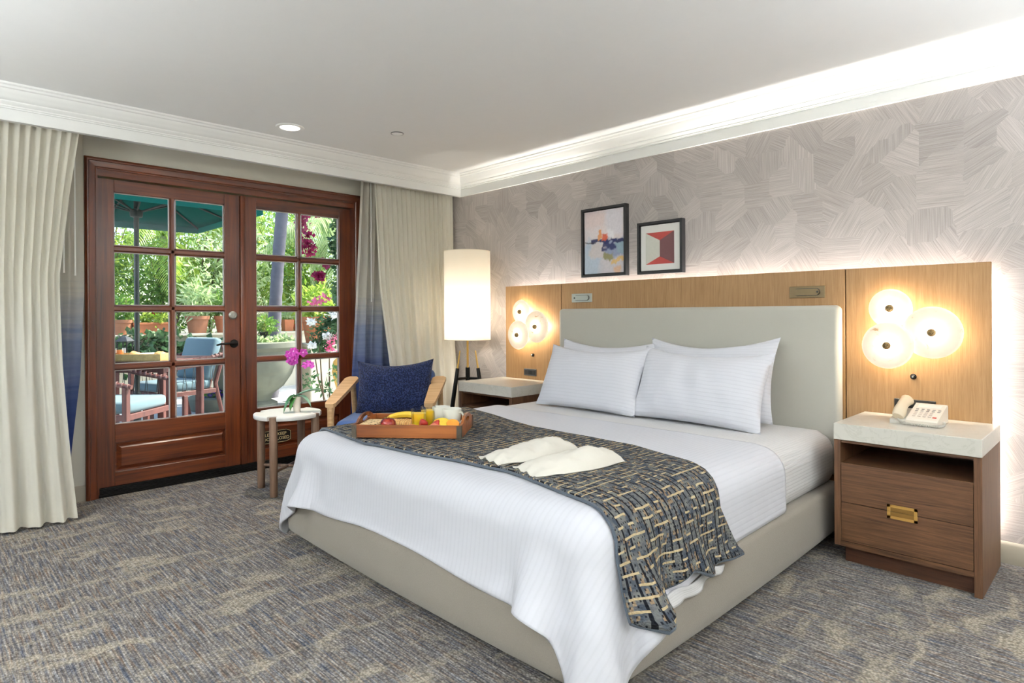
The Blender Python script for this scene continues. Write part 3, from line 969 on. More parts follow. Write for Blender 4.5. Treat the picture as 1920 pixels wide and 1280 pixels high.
for x in (BX0 + 0.25, BX1 - 0.25):
    for y in (BY0 + 0.25, BY1 - 0.25):
        MB().lathe([(0, 0), (0.035, 0), (0.03, 0.06), (0, 0.06)], (x, y, 0.0), 14).build('foot', BLACKPLASTIC, bed)
MX0, MX1, MY0, MY1, MZ0, MZ1, MR = -3.075, -1.105, 1.415, 3.50, 0.26, 0.552, 0.10
def rounded_box_grid(x0, x1, y0, y1, z0, z1, r, step=0.05):
    """mattress: cube-sphere style rounded box, UV in metres"""
    b = bmesh.new()
    nx, ny, nz = int((x1 - x0) / step), int((y1 - y0) / step), int((z1 - z0) / step)
    C, H = Vector(((x0 + x1) / 2, (y0 + y1) / 2, (z0 + z1) / 2)), Vector(((x1 - x0) / 2, (y1 - y0) / 2, (z1 - z0) / 2))
    bmesh.ops.create_cube(b, size=2)
    bmesh.ops.subdivide_edges(b, edges=b.edges[:], cuts=24, use_grid_fill=True)
    L = b.loops.layers.uv.verify()
    for f in b.faces:
        n = f.normal
        for l in f.loops:
            p = l.vert.co
            q_ = Vector((p.x * H.x, p.y * H.y, p.z * H.z))
            l[L].uv = (q_.x if abs(n.x) < 0.5 else H.x + (H.z - q_.z), q_.y if abs(n.y) < 0.5 else q_.x)
    rr = Vector((r, r, min(r, H.z * 0.9)))
    for v in b.verts:
        p = Vector((v.co.x * H.x, v.co.y * H.y, v.co.z * H.z))
        core = Vector([max(-H[i] + rr[i], min(H[i] - rr[i], p[i])) for i in range(3)])
        d = p - core
        if d.length > 1e-9:
            d = Vector((d.x / rr.x, d.y / rr.y, d.z / rr.z))
            mx = max(abs(d.x), abs(d.y), abs(d.z))
            d = d.normalized() * mx
            d = Vector((d.x * rr.x, d.y * rr.y, d.z * rr.z))
        v.co = C + core + d
    return b
mb = MB()
mb.bm.free()
mb.bm = rounded_box_grid(MX0, MX1, MY0 + 0.02, MY1, MZ0, MZ1, 0.10)
mb.build('mattress', SHEET_M, bed, smooth=60, recalc=False, label='mattress under a white striped sheet')

# ---- duvet: cloth settled over the mattress by position-based dynamics
def sdf_push(P, boxes, floor=0.006):
    for (lo, hi, r) in boxes:
        lo, hi = np.array(lo), np.array(hi)
        c, h = (lo + hi) / 2, (hi - lo) / 2
        q = P - c
        s = np.sign(q)
        s[s == 0] = 1
        a = np.abs(q) - (h - r)
        out = np.maximum(a, 0)
        ln = np.linalg.norm(out, axis=-1)
        inner = np.minimum(a.max(-1), 0)
        d = ln + inner - r
        pen = d < 0
        if not pen.any():
            continue
        nrm = np.zeros_like(P)
        m1 = pen & (ln > 1e-9)
        nrm[m1] = out[m1] / ln[m1][:, None] * s[m1]
        m2 = pen & ~m1
        if m2.any():
            ax = a[m2].argmax(-1)
            tmp = np.zeros((m2.sum(), 3))
            tmp[np.arange(len(ax)), ax] = 1
            nrm[m2] = tmp * s[m2]
        P[pen] -= nrm[pen] * d[pen][:, None]
    P[..., 2] = np.maximum(P[..., 2], floor)
    return P

def drape(A, B, P, pinned, boxes, steps=150, sweeps=9, seed=1):
    na, nb = A.shape
    flat = np.stack([A, B], -1)
    edges = []
    def add(di, dj, stiff):
        for par in (0, 1):
            if di >= 1 and dj == 0:
                i0 = [i for i in range(0, na - di) if (i // di) % 2 == par]
                if not i0: continue
                I = np.array(i0)
                edges.append(((np.s_[I[0]:na - di] if False else I), di, 0, stiff))
            elif di == 0:
                J = np.array([j for j in range(0, nb - dj) if (j // dj) % 2 == par])
                if len(J): edges.append((J, 0, dj, stiff))
            else:
                I = np.array([i for i in range(0, na - 1) if i % 2 == par])
                edges.append((I, 1, dj, stiff))
    for e in ((1, 0, 1.0), (0, 1, 1.0), (1, 1, 0.6), (1, -1, 0.6), (2, 0, 0.35), (0, 2, 0.35), (4, 0, 0.12), (0, 4, 0.12)):
        add(*e)
    V = np.zeros_like(P)
    w = np.where(pinned, 0.0, 1.0)
    rng = np.random.RandomState(seed)
    dt = 1 / 50
    for st in range(steps):
        V[..., 2] -= 9.8 * dt
        V *= 0.965
        Q = P + V * dt * w[..., None]
        for sw in range(sweeps):
            for idx, di, dj, k in edges:
                if dj == 0:
                    a, b = Q[idx], Q[idx + di]
                    fa, fb = flat[idx], flat[idx + di]
                    wa, wb = w[idx], w[idx + di]
                elif di == 0:
                    a, b = Q[:, idx], Q[:, idx + dj]
                    fa, fb = flat[:, idx], flat[:, idx + dj]
                    wa, wb = w[:, idx], w[:, idx + dj]
                elif dj == 1:
                    a, b = Q[idx, :-1], Q[idx + 1, 1:]
                    fa, fb = flat[idx, :-1], flat[idx + 1, 1:]
                    wa, wb = w[idx, :-1], w[idx + 1, 1:]
                else:
                    a, b = Q[idx, 1:], Q[idx + 1, :-1]
                    fa, fb = flat[idx, 1:], flat[idx + 1, :-1]
                    wa, wb = w[idx, 1:], w[idx + 1, :-1]
                d = b - a
                L = np.linalg.norm(d, axis=-1) + 1e-9
                L0 = np.linalg.norm(fb - fa, axis=-1)
                ws = wa + wb + 1e-9
                diff = (L - L0)
                if max(di, abs(dj)) >= 2:
                    diff = np.minimum(diff, 0)      # bending only resists folding
                corr = (k * diff / L / ws)[..., None] * d
                ca, cb = corr * wa[..., None], corr * wb[..., None]
                if dj == 0:
                    Q[idx] += ca; Q[idx + di] -= cb
                elif di == 0:
                    Q[:, idx] += ca; Q[:, idx + dj] -= cb
                elif dj == 1:
                    Q[idx, :-1] += ca; Q[idx + 1, 1:] -= cb
                else:
                    Q[idx, 1:] += ca; Q[idx + 1, :-1] -= cb
            if sw % 3 == 2:
                Q = sdf_push(Q, boxes)
        Q = sdf_push(Q, boxes)
        Q = np.where(pinned[..., None], P, Q)
        V = (Q - P) / dt
        sp = np.linalg.norm(V, axis=-1, keepdims=True)
        V *= np.minimum(1, 3.0 / (sp + 1e-9))
        P = Q
    return P

DEBUG_HEM = False
TH = 0.008
DUV_HEAD = 2.765
na, nb = 80, 62
OV = 0.345
a_ = np.linspace(0, 1, na)
b_ = np.linspace(0, 1, nb)
Wd = MX1 - MX0
flen = DUV_HEAD - MY0
Bg = np.repeat((-0.335 + b_ * (flen + 0.335))[None, :], na, 0)
# right-hand overhang is a little longer towards the foot; the foot hem is slightly uneven
ovR = np.interp(Bg[0], [-0.4, 0.35, 0.75, 2], [0.30, 0.255, 0.215, 0.205])
ovL = np.interp(Bg[0], [-0.4, 0.3, 2], [0.24, 0.24, 0.24])
Ag = -ovL[None, :] + a_[:, None] * (Wd + ovL + ovR)[None, :]
tB = np.clip(-Bg / 0.335, 0, 1)
need = 0.205 + 0.012 * np.sin(Ag * 5.0) + 0.14 * np.clip((Ag - Wd + 0.05) / 0.25, 0, 1) + 0.03 * np.clip(-Ag / 0.2, 0, 1)
Bg = np.where(Bg < 0, -tB * need, Bg)
Zt = MZ1 + TH
Pg = np.zeros((na, nb, 3))
ex = np.where(Ag < 0, Ag, np.where(Ag > Wd, Ag - Wd, 0))
ey = np.where(Bg < 0, Bg, 0)
over = np.maximum(np.abs(ex), np.abs(ey))
Pg[..., 0] = MX0 + np.clip(Ag, 0, Wd) + ex * 0.55
Pg[..., 1] = MY0 + np.maximum(Bg, 0) + ey * 0.55
Pg[..., 2] = Zt + 0.005 - np.sqrt(ex ** 2 + ey ** 2) * 0.8
pinned = (Ag > 0.12) & (Ag < Wd - 0.12) & (Bg > 0.14)
Pg[pinned, 2] = Zt
boxes = [((MX0 - TH, MY0 - TH, 0.20), (MX1 + TH, MY1 + TH, Zt), MR + TH),
         ((BX0 - 0.006, BY0 - 0.006, 0.03), (BX1 + 0.006, BY1, 0.290), 0.05)]
Pg = drape(Ag, Bg, Pg, pinned, boxes, steps=130, sweeps=8)
# soft filling: gentle quilting undulation over the top
for i in range(na):
    for j in range(nb):
        p = Vector(Pg[i, j])
        Pg[i, j, 2] += 0.004 * mnoise.noise(Vector((p.x * 4, p.y * 4, 0))) + (0.006 if pinned[i, j] else 0.002)
def grid_mesh(name, Pg, Ug, Vg, mat, parent=None, thick=0.012, sub=1, offset=0.0, **kw):
    na, nb = Pg.shape[:2]
    faces = [(i * nb + j, (i + 1) * nb + j, (i + 1) * nb + j + 1, i * nb + j + 1) for i in range(na - 1) for j in range(nb - 1)]
    o = np_mesh(name, Pg.reshape(-1, 3).tolist(), faces, mat, parent, **kw)
    uvl = o.data.uv_layers.new(name='UVMap')
    idx = np.zeros(len(o.data.loops), dtype=np.int32)
    o.data.loops.foreach_get('vertex_index', idx)
    uv = np.stack([Ug.ravel()[idx], Vg.ravel()[idx]], -1).astype(np.float32)
    uvl.data.foreach_set('uv', uv.ravel())
    if sub:
        md = o.modifiers.new('sub', 'SUBSURF')
        md.levels = md.render_levels = sub
    if thick:
        md = o.modifiers.new('solid', 'SOLIDIFY')
        md.thickness = thick
        md.offset = offset
    return o
if DEBUG_HEM: print('HEM', [tuple(round(float(c_), 3) for c_ in Pg[i, 0]) for i in range(0, na, 6)], 'SIDE', [tuple(round(float(c_), 3) for c_ in Pg[-1, j]) for j in range(0, nb, 6)])
duvet = grid_mesh('duvet', Pg, Ag, Bg, DUVET_M, None, 0.014, 1, 0.0)
duvet['label'] = 'white striped duvet draped over the bed down to the base'
duvet['category'] = 'duvet'

# ---- throw across the foot of the bed, laid onto the duvet surface
bv_verts = [Vector(p) for p in Pg.reshape(-1, 3)]
bv_faces = [(i * nb + j, (i + 1) * nb + j, (i + 1) * nb + j + 1, i * nb + j + 1) for i in range(na - 1) for j in range(nb - 1)]
bvh = BVHTree.FromPolygons(bv_verts, bv_faces)
ns, nt = 128, 34
rr = 0.10
xa, xb, zt = MX0 - 0.012, MX1 + 0.012, Zt
arc = rr * PI / 2
hangR, hangL = 0.175, 0.12
Ltot = hangL + arc + (xb - xa - 2 * rr) + arc + hangR
def section(s):
    """point and outward normal on the bed's cross-section, s from the left hem"""
    if s < hangL:
        return Vector((xa, 0, zt - rr - (hangL - s))), Vector((-1, 0, 0))
    s -= hangL
    if s < arc:
        a = PI - s / rr
        return Vector((xa + rr + rr * math.cos(a), 0, zt - rr + rr * math.sin(a))), Vector((math.cos(a), 0, math.sin(a)))
    s -= arc
    fl = xb - xa - 2 * rr
    if s < fl:
        return Vector((xa + rr + s, 0, zt)), Vector((0, 0, 1))
    s -= fl
    if s < arc:
        a = PI / 2 - s / rr
        return Vector((xb - rr + rr * math.cos(a), 0, zt - rr + rr * math.sin(a))), Vector((math.cos(a), 0, math.sin(a)))
    s -= arc
    return Vector((xb, 0, zt - rr - s)), Vector((1, 0, 0))
Tg = np.zeros((ns, nt, 3))
SU, SV = np.zeros((ns, nt)), np.zeros((ns, nt))
for i in range(ns):
    u = i / (ns - 1)
    for j in range(nt):
        v = j / (nt - 1)
        extra = 0.018 * math.sin(v * 9.0 + 0.6) + 0.012 * math.sin(v * 21)
        s = u * Ltot if u < 0.8 else u * Ltot + (u - 0.8) / 0.2 * extra
        p, n = section(min(s, Ltot + 0.05))
        sx = max(0.0, min(1.0, (s - hangL) / (Ltot - hangL - hangR)))
        yf = np.interp(sx, [0, 0.1, 0.3, 0.7, 0.9, 1.0], [1.57, 1.545, 1.505, 1.60, 1.53, 1.50])
        yb = np.interp(sx, [0, 0.1, 0.45, 0.75, 0.9, 1.0], [2.52, 2.49, 2.30, 2.28, 2.19, 2.12])
        if s > Ltot - hangR:
            k = (s - (Ltot - hangR)) / hangR
            yf -= 0.015 * k
            yb += 0.085 * k
        p.y = yf + (yb - yf) * v
        hit = bvh.ray_cast(p + n * 0.30, -n, 0.6)
        off = 0.013
        if hit[0] is not None and (hit[0] - p).length < 0.16:
            q_ = hit[0] + n * off
        else:
            q_ = p + n * (0.02 + off)
        Tg[i, j] = q_
        SU[i, j], SV[i, j] = s, (yb - yf) * v + yf
for _ in range(3):
    T2 = Tg.copy()
    T2[1:-1, 1:-1] = (Tg[1:-1, 1:-1] * 2 + Tg[:-2, 1:-1] + Tg[2:, 1:-1] + Tg[1:-1, :-2] + Tg[1:-1, 2:]) / 6
    Tg = T2
Tg[:, :, 2] += 0.002
# folds in the hanging end
for i in range(ns):
    s = SU[i, 0]
    k = max(0, (s - (Ltot - hangR)) / hangR)
    for j in range(nt):
        v = j / (nt - 1)
        Tg[i, j, 0] += k * (0.016 * (1 + math.sin(v * 13 + 0.5)) + 0.008 * math.sin(v * 31)) + 0.004 * k
throw = grid_mesh('throw_blanket', Tg, SU, SV, THROW_M, None, 0.010, 0, 1.0)
throw['label'] = 'grey, navy and tan tweed throw across the foot of the bed'
throw['category'] = 'blanket'
edge = MB()
rim = [Vector(Tg[i, 0]) for i in range(ns)] 
edge.tube(rim, 0.006, 6)
edge.tube([Vector(Tg[i, -1]) for i in range(ns)], 0.006, 6)
edge.tube([Vector(Tg[-1, j]) for j in range(nt)], 0.008, 6)
edge.tube([Vector(Tg[0, j]) for j in range(nt)], 0.008, 6)
edge.build('binding', THROW_EDGE, throw, smooth=60)
throw_bvh = BVHTree.FromPolygons([Vector(p) for p in Tg.reshape(-1, 3)], [(i * nt + j, (i + 1) * nt + j, (i + 1) * nt + j + 1, i * nt + j + 1) for i in range(ns - 1) for j in range(nt - 1)])
def top_z(x, y):
    h1 = throw_bvh.ray_cast(Vector((x, y, 1.0)), Vector((0, 0, -1)))
    h2 = bvh.ray_cast(Vector((x, y, 1.0)), Vector((0, 0, -1)))
    zs = [h[0].z for h in (h1, h2) if h[0] is not None]
    return max(zs) if zs else MZ1

# sheet peeping out below the throw at the side
def ruffle():
    m = MB()
    n, k = 40, 6
    def fn(u, v):
        y = 1.60 + u * 0.52
        z = 0.262 - v * (0.055 - 0.03 * u) - 0.008 * math.sin(u * 14)
        x = BX1 + 0.006 + 0.008 * math.sin(u * 23) * v + 0.012 * v * (1 - u)
        return (x, y, z)
    return m.grid(fn, n, k, uv=lambda u, v: (v * 0.1, u * 0.6))
rf = ruffle().build('loose_sheet', SHEET_M, bed, smooth=80, label='crumpled sheet edge hanging below the throw')
md = rf.modifiers.new('solid', 'SOLIDIFY'); md.thickness = 0.006

# ---- pillows
def pillow_mesh(w, h, t, seed, nu=40, nv=30, ear=0.11, piping=False):
    m = MB()
    rng = random.Random(seed)
    ox, oy = rng.random() * 50, rng.random() * 50
    def surf(side):
        def fn(a, b):
            u, v = a * 2 - 1, b * 2 - 1
            # sides bow inwards, corners stay out as ears
            x = w / 2 * u * (1 - ear * (1 - v * v) * abs(u) ** 3 * 0.5)
            y = h / 2 * v * (1 - (ear * 2.0 if v > 0 else ear * 0.4) * (1 - abs(u) ** 1.7) * abs(v) ** 2)
            e = (1 - abs(u) ** 2.6) * (1 - abs(v) ** 2.4)
            z = t / 2 * max(0, e) ** 0.55
            wr = mnoise.noise(Vector((x * 7 + ox, y * 7 + oy, side))) * 0.016 + mnoise.noise(Vector((x * 16 + ox, y * 11, side * 3 + oy))) * 0.007
            z += wr * min(1, e * 3)
            return (x, y, z * side)
        return fn
    uv = lambda a, b: (a * w, b * h)
    m.grid(surf(1), nu, nv, uv)
    m.grid(surf(-1), nu, nv, uv)
    return m
def pillow(label, w, h, t, bottom, tilt, yaw, seed, roll=0.0, mat=None, name='pillow', group='white pillows on the bed', cat='pillow', ear=0.11):
    """bottom: world point under the middle of the lower edge; tilt: lean back from vertical"""
    o = pillow_mesh(w, h, t, seed, ear=ear).build(name, mat or PILLOW_M, None, smooth=70, weld=True)
    M = (Matrix.Translation(bottom) @ Matrix.Rotation(yaw, 4, 'Z') @ Matrix.Rotation(-tilt, 4, 'X')
         @ Matrix.Rotation(PI / 2, 4, 'X') @ Matrix.Rotation(roll, 4, 'Z') @ Matrix.Translation((0, h / 2, 0)))
    o.matrix_basis = M
    o['label'], o['category'] = label, cat
    if group:
        o['group'] = group
    return o
zb = 0.560
pillow('white striped front pillow nearer the floor lamp', 0.80, 0.44, 0.17, (-2.475, 3.045, zb), R(25), 0, 3, ear=0.12)
pillow('white striped front pillow nearer the telephone nightstand', 0.79, 0.445, 0.18, (-1.735, 3.075, zb - 0.002), R(24), R(1), 4, R(-1), ear=0.13)
pillow('white pillow behind the front pillow nearer the floor lamp', 0.82, 0.45, 0.14, (-2.53, 3.29, zb), R(17), 0, 5, ear=0.13)
pillow('white pillow behind the front pillow nearer the telephone nightstand', 0.82, 0.485, 0.14, (-1.775, 3.29, zb), R(17), 0, 6, R(1.5), ear=0.15)

# ---- wrapped slippers lying on the throw
def pouch(label, c, L, Wd_, hgt, yaw, seed):
    m = MB()
    rng = random.Random(seed)
    ox = rng.random() * 30
    def fn(side):
        def f(a, b):
            u, v = a * 2 - 1, b * 2 - 1
            x = L / 2 * u
            wv = Wd_ / 2 * (0.62 + 0.38 * (1 - (max(0, u + 0.1)) ** 2) * (1 if u > -0.1 else 1))
            wv *= (0.72 + 0.28 * math.cos(u * 1.3 + 0.25))
            y = wv * v
            e = (1 - abs(u) ** 3.2) * (1 - v * v)
            hump = hgt * (0.70 + 0.30 * math.exp(-((u - 0.35) / 0.5) ** 2))
            z = hump * max(0, e) ** 0.6 if side > 0 else 0.0
            if side > 0:
                z += (0.009 * mnoise.noise(Vector((x * 16 + ox, y * 20, 1))) + 0.006 * mnoise.noise(Vector((x * 40 + ox, y * 34, 4)))) * min(1, e * 3)
            wave = 0.004 * mnoise.noise(Vector((x * 20, y * 20 + ox, 0)))
            # thin crumpled open end of the bag
            if u < -0.75:
                y *= 1 + 0.25 * (abs(u) - 0.75) * 4
                z += 0.006 * math.sin(v * 9 + ox) * (abs(u) - 0.75) * 4 if side > 0 else 0
            return (x, y, z + max(wave, 0) + (0.002 if side > 0 else 0))
        return f
    m.grid(fn(1), 34, 18)
    m.grid(fn(-1), 34, 18)
    o = m.build('wrapped_slipper', BAG, None, smooth=75, weld=False)
    o.location = (c[0], c[1], top_z(*c) + 0.012)
    o.rotation_euler = (0, 0, yaw)
    o['label'], o['category'], o['group'] = label, 'slipper', 'bagged slippers on the throw'
BAG = plain('slipper_bag', srgb(218, 213, 202), 0.7, var=0.01, bump=0.25, bscale=45)
pouch('white bagged slipper on the throw, the one nearer the tray', (-1.735, 1.83), 0.43, 0.165, 0.060, R(80), 1)
pouch('white bagged slipper on the throw, the one farther from the tray', (-1.50, 1.80), 0.43, 0.175, 0.066, R(72), 2)

# ------------------------------------------------------------------ breakfast tray
TX, TY = -2.387, 1.650
e1 = Vector((0.766, 0.643, 0))
tray_rot = math.atan2(e1.y, e1.x)
TL, TD = 0.520, 0.340
zt0 = 0.5955
tc_ = Vector((-2.387, 1.650, 0)) + Vector((-0.643, 0.766, 0)) * (TD / 2)
tray = thing('breakfast_tray', 'rustic wooden breakfast tray with handles on the throw', 'tray', (tc_.x, tc_.y, zt0), tray_rot)
th = 0.012
MB().box(-TL / 2, TL / 2, -TD / 2, TD / 2, 0.004, 0.014, 0.001).build('tray_floor', TRAY_WOOD, tray, True, smooth=0)
MB().box(-TL / 2, TL / 2, -TD / 2, -TD / 2 + th, 0.0, 0.060, 0.0015).build('side', TRAY_WOOD, tray, True, smooth=0)
MB().box(-TL / 2, TL / 2, TD / 2 - th, TD / 2, 0.0, 0.060, 0.0015).build('side', TRAY_WOOD, tray, True, smooth=0)
def tray_end(x):
    b = bmesh.new()
    d = TD / 2 - th
    outer = [(-d, 0.0), (d, 0.0), (d, 0.060)]
    outer += [(0.115 * math.cos(a) if False else y, z) for y, z in [(0.115, 0.062), (0.09, 0.076), (0.055, 0.088), (0.0, 0.092), (-0.055, 0.088), (-0.09, 0.076), (-0.115, 0.062)]]
    outer += [(-d, 0.060)]
    hole = [(0.052 * math.cos(a), 0.064 + 0.013 * math.sin(a)) for a in np.linspace(0, 2 * PI, 17)[:-1]]
    m = MB()
    # build as strips: fill face with a hole, then extrude
    vo = [b.verts.new((x, y, z)) for y, z in outer]
    vh = [b.verts.new((x, y, z)) for y, z in hole]
    eo = [b.edges.new((vo[i], vo[(i + 1) % len(vo)])) for i in range(len(vo))]
    eh = [b.edges.new((vh[i], vh[(i + 1) % len(vh)])) for i in range(len(vh))]
    bmesh.ops.triangle_fill(b, edges=eo + eh, use_beauty=True)
    r = bmesh.ops.extrude_face_region(b, geom=b.faces[:])
    bmesh.ops.translate(b, vec=(th if x < 0 else -th, 0, 0), verts=[g for g in r['geom'] if isinstance(g, bmesh.types.BMVert)])
    m.add(b)
    return m
for x in (-TL / 2, TL / 2):
    tray_end(x).build('end_handle', TRAY_WOOD, tray, True, smooth=0)
IRON = plain('iron_bracket', srgb(92, 84, 74), 0.5, 0.7, var=0.12, vscale=60)
for sx in (-1, 1):
    for sy in (-1, 1):
        m = MB()
        x0, y0 = sx * TL / 2, sy * TD / 2
        m.box(min(x0, x0 - sx * 0.022), max(x0, x0 - sx * 0.022), y0 - 0.0015, y0 + 0.0015, 0.001, 0.059)
        m.box(x0 - 0.0015, x0 + 0.0015, min(y0, y0 - sy * 0.022), max(y0, y0 - sy * 0.022), 0.001, 0.059)
        for z in (0.014, 0.046):
            m.lathe([(0, 0), (0.003, 0), (0.002, 0.0015), (0, 0.002)], (x0 - sx * 0.011, y0 + sy * 0.0014, z), 8, Matrix.Rotation(sy * -PI / 2, 3, 'X'))
        m.build('corner_bracket', IRON, tray, True, smooth=0)

def on_tray(lx, ly, z=0.014):
    c, s = math.cos(tray_rot), math.sin(tray_rot)
    return (tc_.x + lx * c - ly * s, tc_.y + lx * s + ly * c, zt0 + z)
JUICE = plain('orange_juice', srgb(255, 204, 48), 0.35, var=0.02, Subsurface_Weight=0.3)
def juice(lx, ly, label):
    o = thing('juice_glass', label, 'glass', on_tray(lx, ly), 0, 'glasses of orange juice on the tray')
    MB().lathe([(0, 0), (0.029, 0), (0.0350, 0.03), (0.038, 0.104), (0.0365, 0.104), (0.0335, 0.03), (0.027, 0.006), (0, 0.006)], n=28).build('tumbler', TUMBLER, o, True, smooth=50)
    MB().lathe([(0, 0.007), (0.0265, 0.007), (0.0330, 0.03), (0.0352, 0.084), (0, 0.084)], n=28).build('juice', JUICE, o, True, smooth=50)
juice(0.030, -0.050, 'glass of orange juice nearer the tray front')
juice(0.056, 0.040, 'glass of orange juice behind the other, nearer the mugs')
CERAMIC = plain('grey_ceramic', srgb(214, 212, 200), 0.35, var=0.02)
mug_p = None
def mug(lx, ly, rot, label):
    o = thing('mug', label, 'mug', on_tray(lx, ly), rot, 'pale mugs on the tray')
    MB().lathe([(0, 0), (0.027, 0), (0.032, 0.004), (0.0400, 0.040), (0.0455, 0.098), (0.0440, 0.100), (0.0420, 0.098), (0.0365, 0.040), (0.027, 0.008), (0, 0.007)], n=32).build('cup', CERAMIC, o, True, smooth=50)
    MB().tube([(0.041, 0, 0.084), (0.056, 0, 0.086), (0.066, 0, 0.072), (0.063, 0, 0.050), (0.050, 0, 0.036), (0.040, 0, 0.033)], 0.0048, 8).build('handle', CERAMIC, o, True)
mug(0.118, 0.060, R(120) - tray_rot, 'pale grey mug between the juice and the other mug')
mug(0.185, 0.000, R(15), 'pale grey mug at the tray handle end, its handle showing')

def fruit(name, label, cat, prof, mat, lx, ly, z=0.014, rot=(0, 0, 0), n=28):
    o = MB().lathe(prof, n=n).build(name, mat, None, smooth=60)
    o.location = on_tray(lx, ly, z)
    o.rotation_euler = rot
    o['label'], o['category'] = label, cat
    return o
t = NT('apple_skin')
n = t.noise(t.coord('Object', (60, 60, 12)), 1.0, 3)
c = t.ramp(n, [(0.35, srgb(96, 12, 16)), (0.55, srgb(140, 26, 24)), (0.72, srgb(186, 84, 52))])
APPLE = t.end(t.bsdf(c, 0.25))
ap = fruit('apple', 'red apple at the front of the tray', 'apple', [(0, 0.006), (0.012, 0.001), (0.022, 0.004), (0.033, 0.018), (0.038, 0.036), (0.036, 0.052), (0.026, 0.064), (0.014, 0.067), (0.005, 0.062), (0, 0.060)], APPLE, -0.105, -0.105)
st = MB().tube([(0, 0, 0.058), (0.002, 0.001, 0.068), (0.006, 0.002, 0.076)], 0.0014, 6).build('stem', plain('apple_stem', srgb(80, 58, 34), 0.8), ap, True)
BANANA = plain('banana_skin', srgb(236, 196, 62), 0.45, var=0.06, vscale=30)
def banana(lx, ly, rot, label):
    pts, rad = [], []
    for k in range(15):
        u = k / 14
        a = -0.95 + 1.9 * u
        pts.append((0.115 * math.sin(a), 0.115 * (1 - math.cos(a)) - 0.02, 0.018 + 0.012 * math.sin(u * PI)))
        rad.append(0.017 * (0.30 + 0.70 * math.sin(min(1, max(0, u * 1.0)) * PI) ** 0.45) if 0 < k < 14 else 0.004)
    o = MB().tube(pts, rad, 7).build('banana', BANANA, None, smooth=50)
    o.location = on_tray(lx, ly, 0.030)
    o.rotation_euler = (0, 0, rot)
    o['label'], o['category'] = label, 'banana'
    tip = MB().tube([pts[-2], pts[-1], (pts[-1][0] + 0.012, pts[-1][1] + 0.012, pts[-1][2])], [0.007, 0.004, 0.003], 6).build('stalk', plain('banana_stalk', srgb(120, 124, 50), 0.6), o, True)
banana(-0.075, 0.115, tray_rot + PI - 0.1, 'ripe yellow banana at the back of the tray')
TOAST = None
t = NT('toasted_bread')
co = t.coord('Object', (1, 1, 1))
wv = t.n('TexWave', {'bands_direction': 'X'}, Vector=co, Scale=26.0, Distortion=1.0, Detail=1.0)
n = t.noise(co, 60, 3)
c = t.ramp(n, [(0.3, srgb(196, 132, 62)), (0.6, srgb(228, 184, 116))])
c = t.mix(t.n('MapRange', None, Value=wv.outputs['Fac'], i1=0.75, i2=0.95, i3=0.0, i4=0.6).outputs[0], c, srgb(128, 70, 30))
TOAST = t.end(t.bsdf(c, 0.8, 0, t.bump(n, 0.4, 0.004)))
def panini(lx, ly, rot, z, L, label):
    m = MB()
    def fn(a, b):
        u = a * 2 - 1
        ang = b * 2 * PI
        e = (1 - abs(u) ** 5) ** 0.4
        r = 1 + 0.07 * mnoise.noise(Vector((u * 6, math.cos(ang) * 2, math.sin(ang) * 2 + lx * 40)))
        return (L / 2 * u, 0.027 * math.copysign(abs(math.cos(ang)) ** 0.7, math.cos(ang)) * e * r, 0.019 + 0.019 * math.copysign(abs(math.sin(ang)) ** 0.7, math.sin(ang)) * e * r)
    m.grid(fn, 22, 21)
    o = m.build('toasted_roll', TOAST, None, smooth=60, weld=True)
    o.location = on_tray(lx, ly, z)
    o.rotation_euler = (0, 0, rot)
    o['label'], o['category'], o['group'] = label, 'bread', 'toasted rolls on the tray'
panini(-0.095, 0.045, tray_rot + 0.05, 0.0145, 0.17, 'toasted long roll behind the apple on the tray')
panini(-0.055, 0.005, tray_rot - 0.12, 0.0145, 0.15, 'toasted long roll just behind the apple, nearer the juice')
# flat seeded crackerbread stack at the left of the tray
o = thing('fruit_bread_slice', 'thick square slice of fruit bread at the left end of the tray', 'bread', on_tray(-0.195, -0.050, 0.0145), tray_rot)
t = NT('bread_crumb')
co = t.coord()
n = t.noise(co, 90, 3)
v = t.n('TexVoronoi', None, Vector=co, Scale=55.0)
c = t.ramp(n, [(0.3, srgb(206, 166, 112)), (0.6, srgb(234, 206, 160))])
c = t.mix(t.math('LESS_THAN', v.outputs['Distance'], 0.26), c, srgb(66, 34, 26))
CRUMB = t.end(t.bsdf(c, 0.9, 0, t.bump(n, 0.5, 0.004)))
CRUST = plain('bread_crust', srgb(176, 118, 60), 0.75, var=0.1, vscale=60)
MB().box(-0.052, 0.050, -0.085, 0.075, 0.0, 0.036, 0.010, 3).build('crust', CRUST, o, True, smooth=50)
MB().box(-0.046, 0.044, -0.079, 0.069, 0.030, 0.042, 0.006, 2).build('crumb', CRUMB, o, True, smooth=50)
# sliced fruit in front of the mugs
STRAW = plain('strawberry', srgb(168, 40, 28), 0.4, var=0.12, vscale=120)
PINE = plain('pineapple_flesh', srgb(240, 204, 70), 0.5, var=0.08, vscale=60)
ORANGE = plain('orange_slice', srgb(244, 158, 60), 0.45, var=0.08, vscale=60)
HAM = plain('smoked_ham', srgb(206, 120, 92), 0.45, var=0.12, vscale=40)
fr_rng = random.Random(9)
def slice_(name, label, mat, lx, ly, prof, tilt, rz, z=0.02, grp=None, cat='fruit', sc=(1, 1, 1)):
    o = MB().lathe(prof, n=16).build(name, mat, None, smooth=50)
    o.location = on_tray(lx, ly, z)
    o.rotation_euler = (tilt, 0, rz)
    o.scale = sc
    o['label'], o['category'] = label, cat
    if grp:
        o['group'] = grp
o = MB().lathe([(0, 0), (0.040, 0), (0.046, 0.004), (0.078, 0.020), (0.080, 0.022), (0.076, 0.022), (0.044, 0.008), (0, 0.007)], n=36).build('fruit_plate', CERAMIC, None, smooth=50)
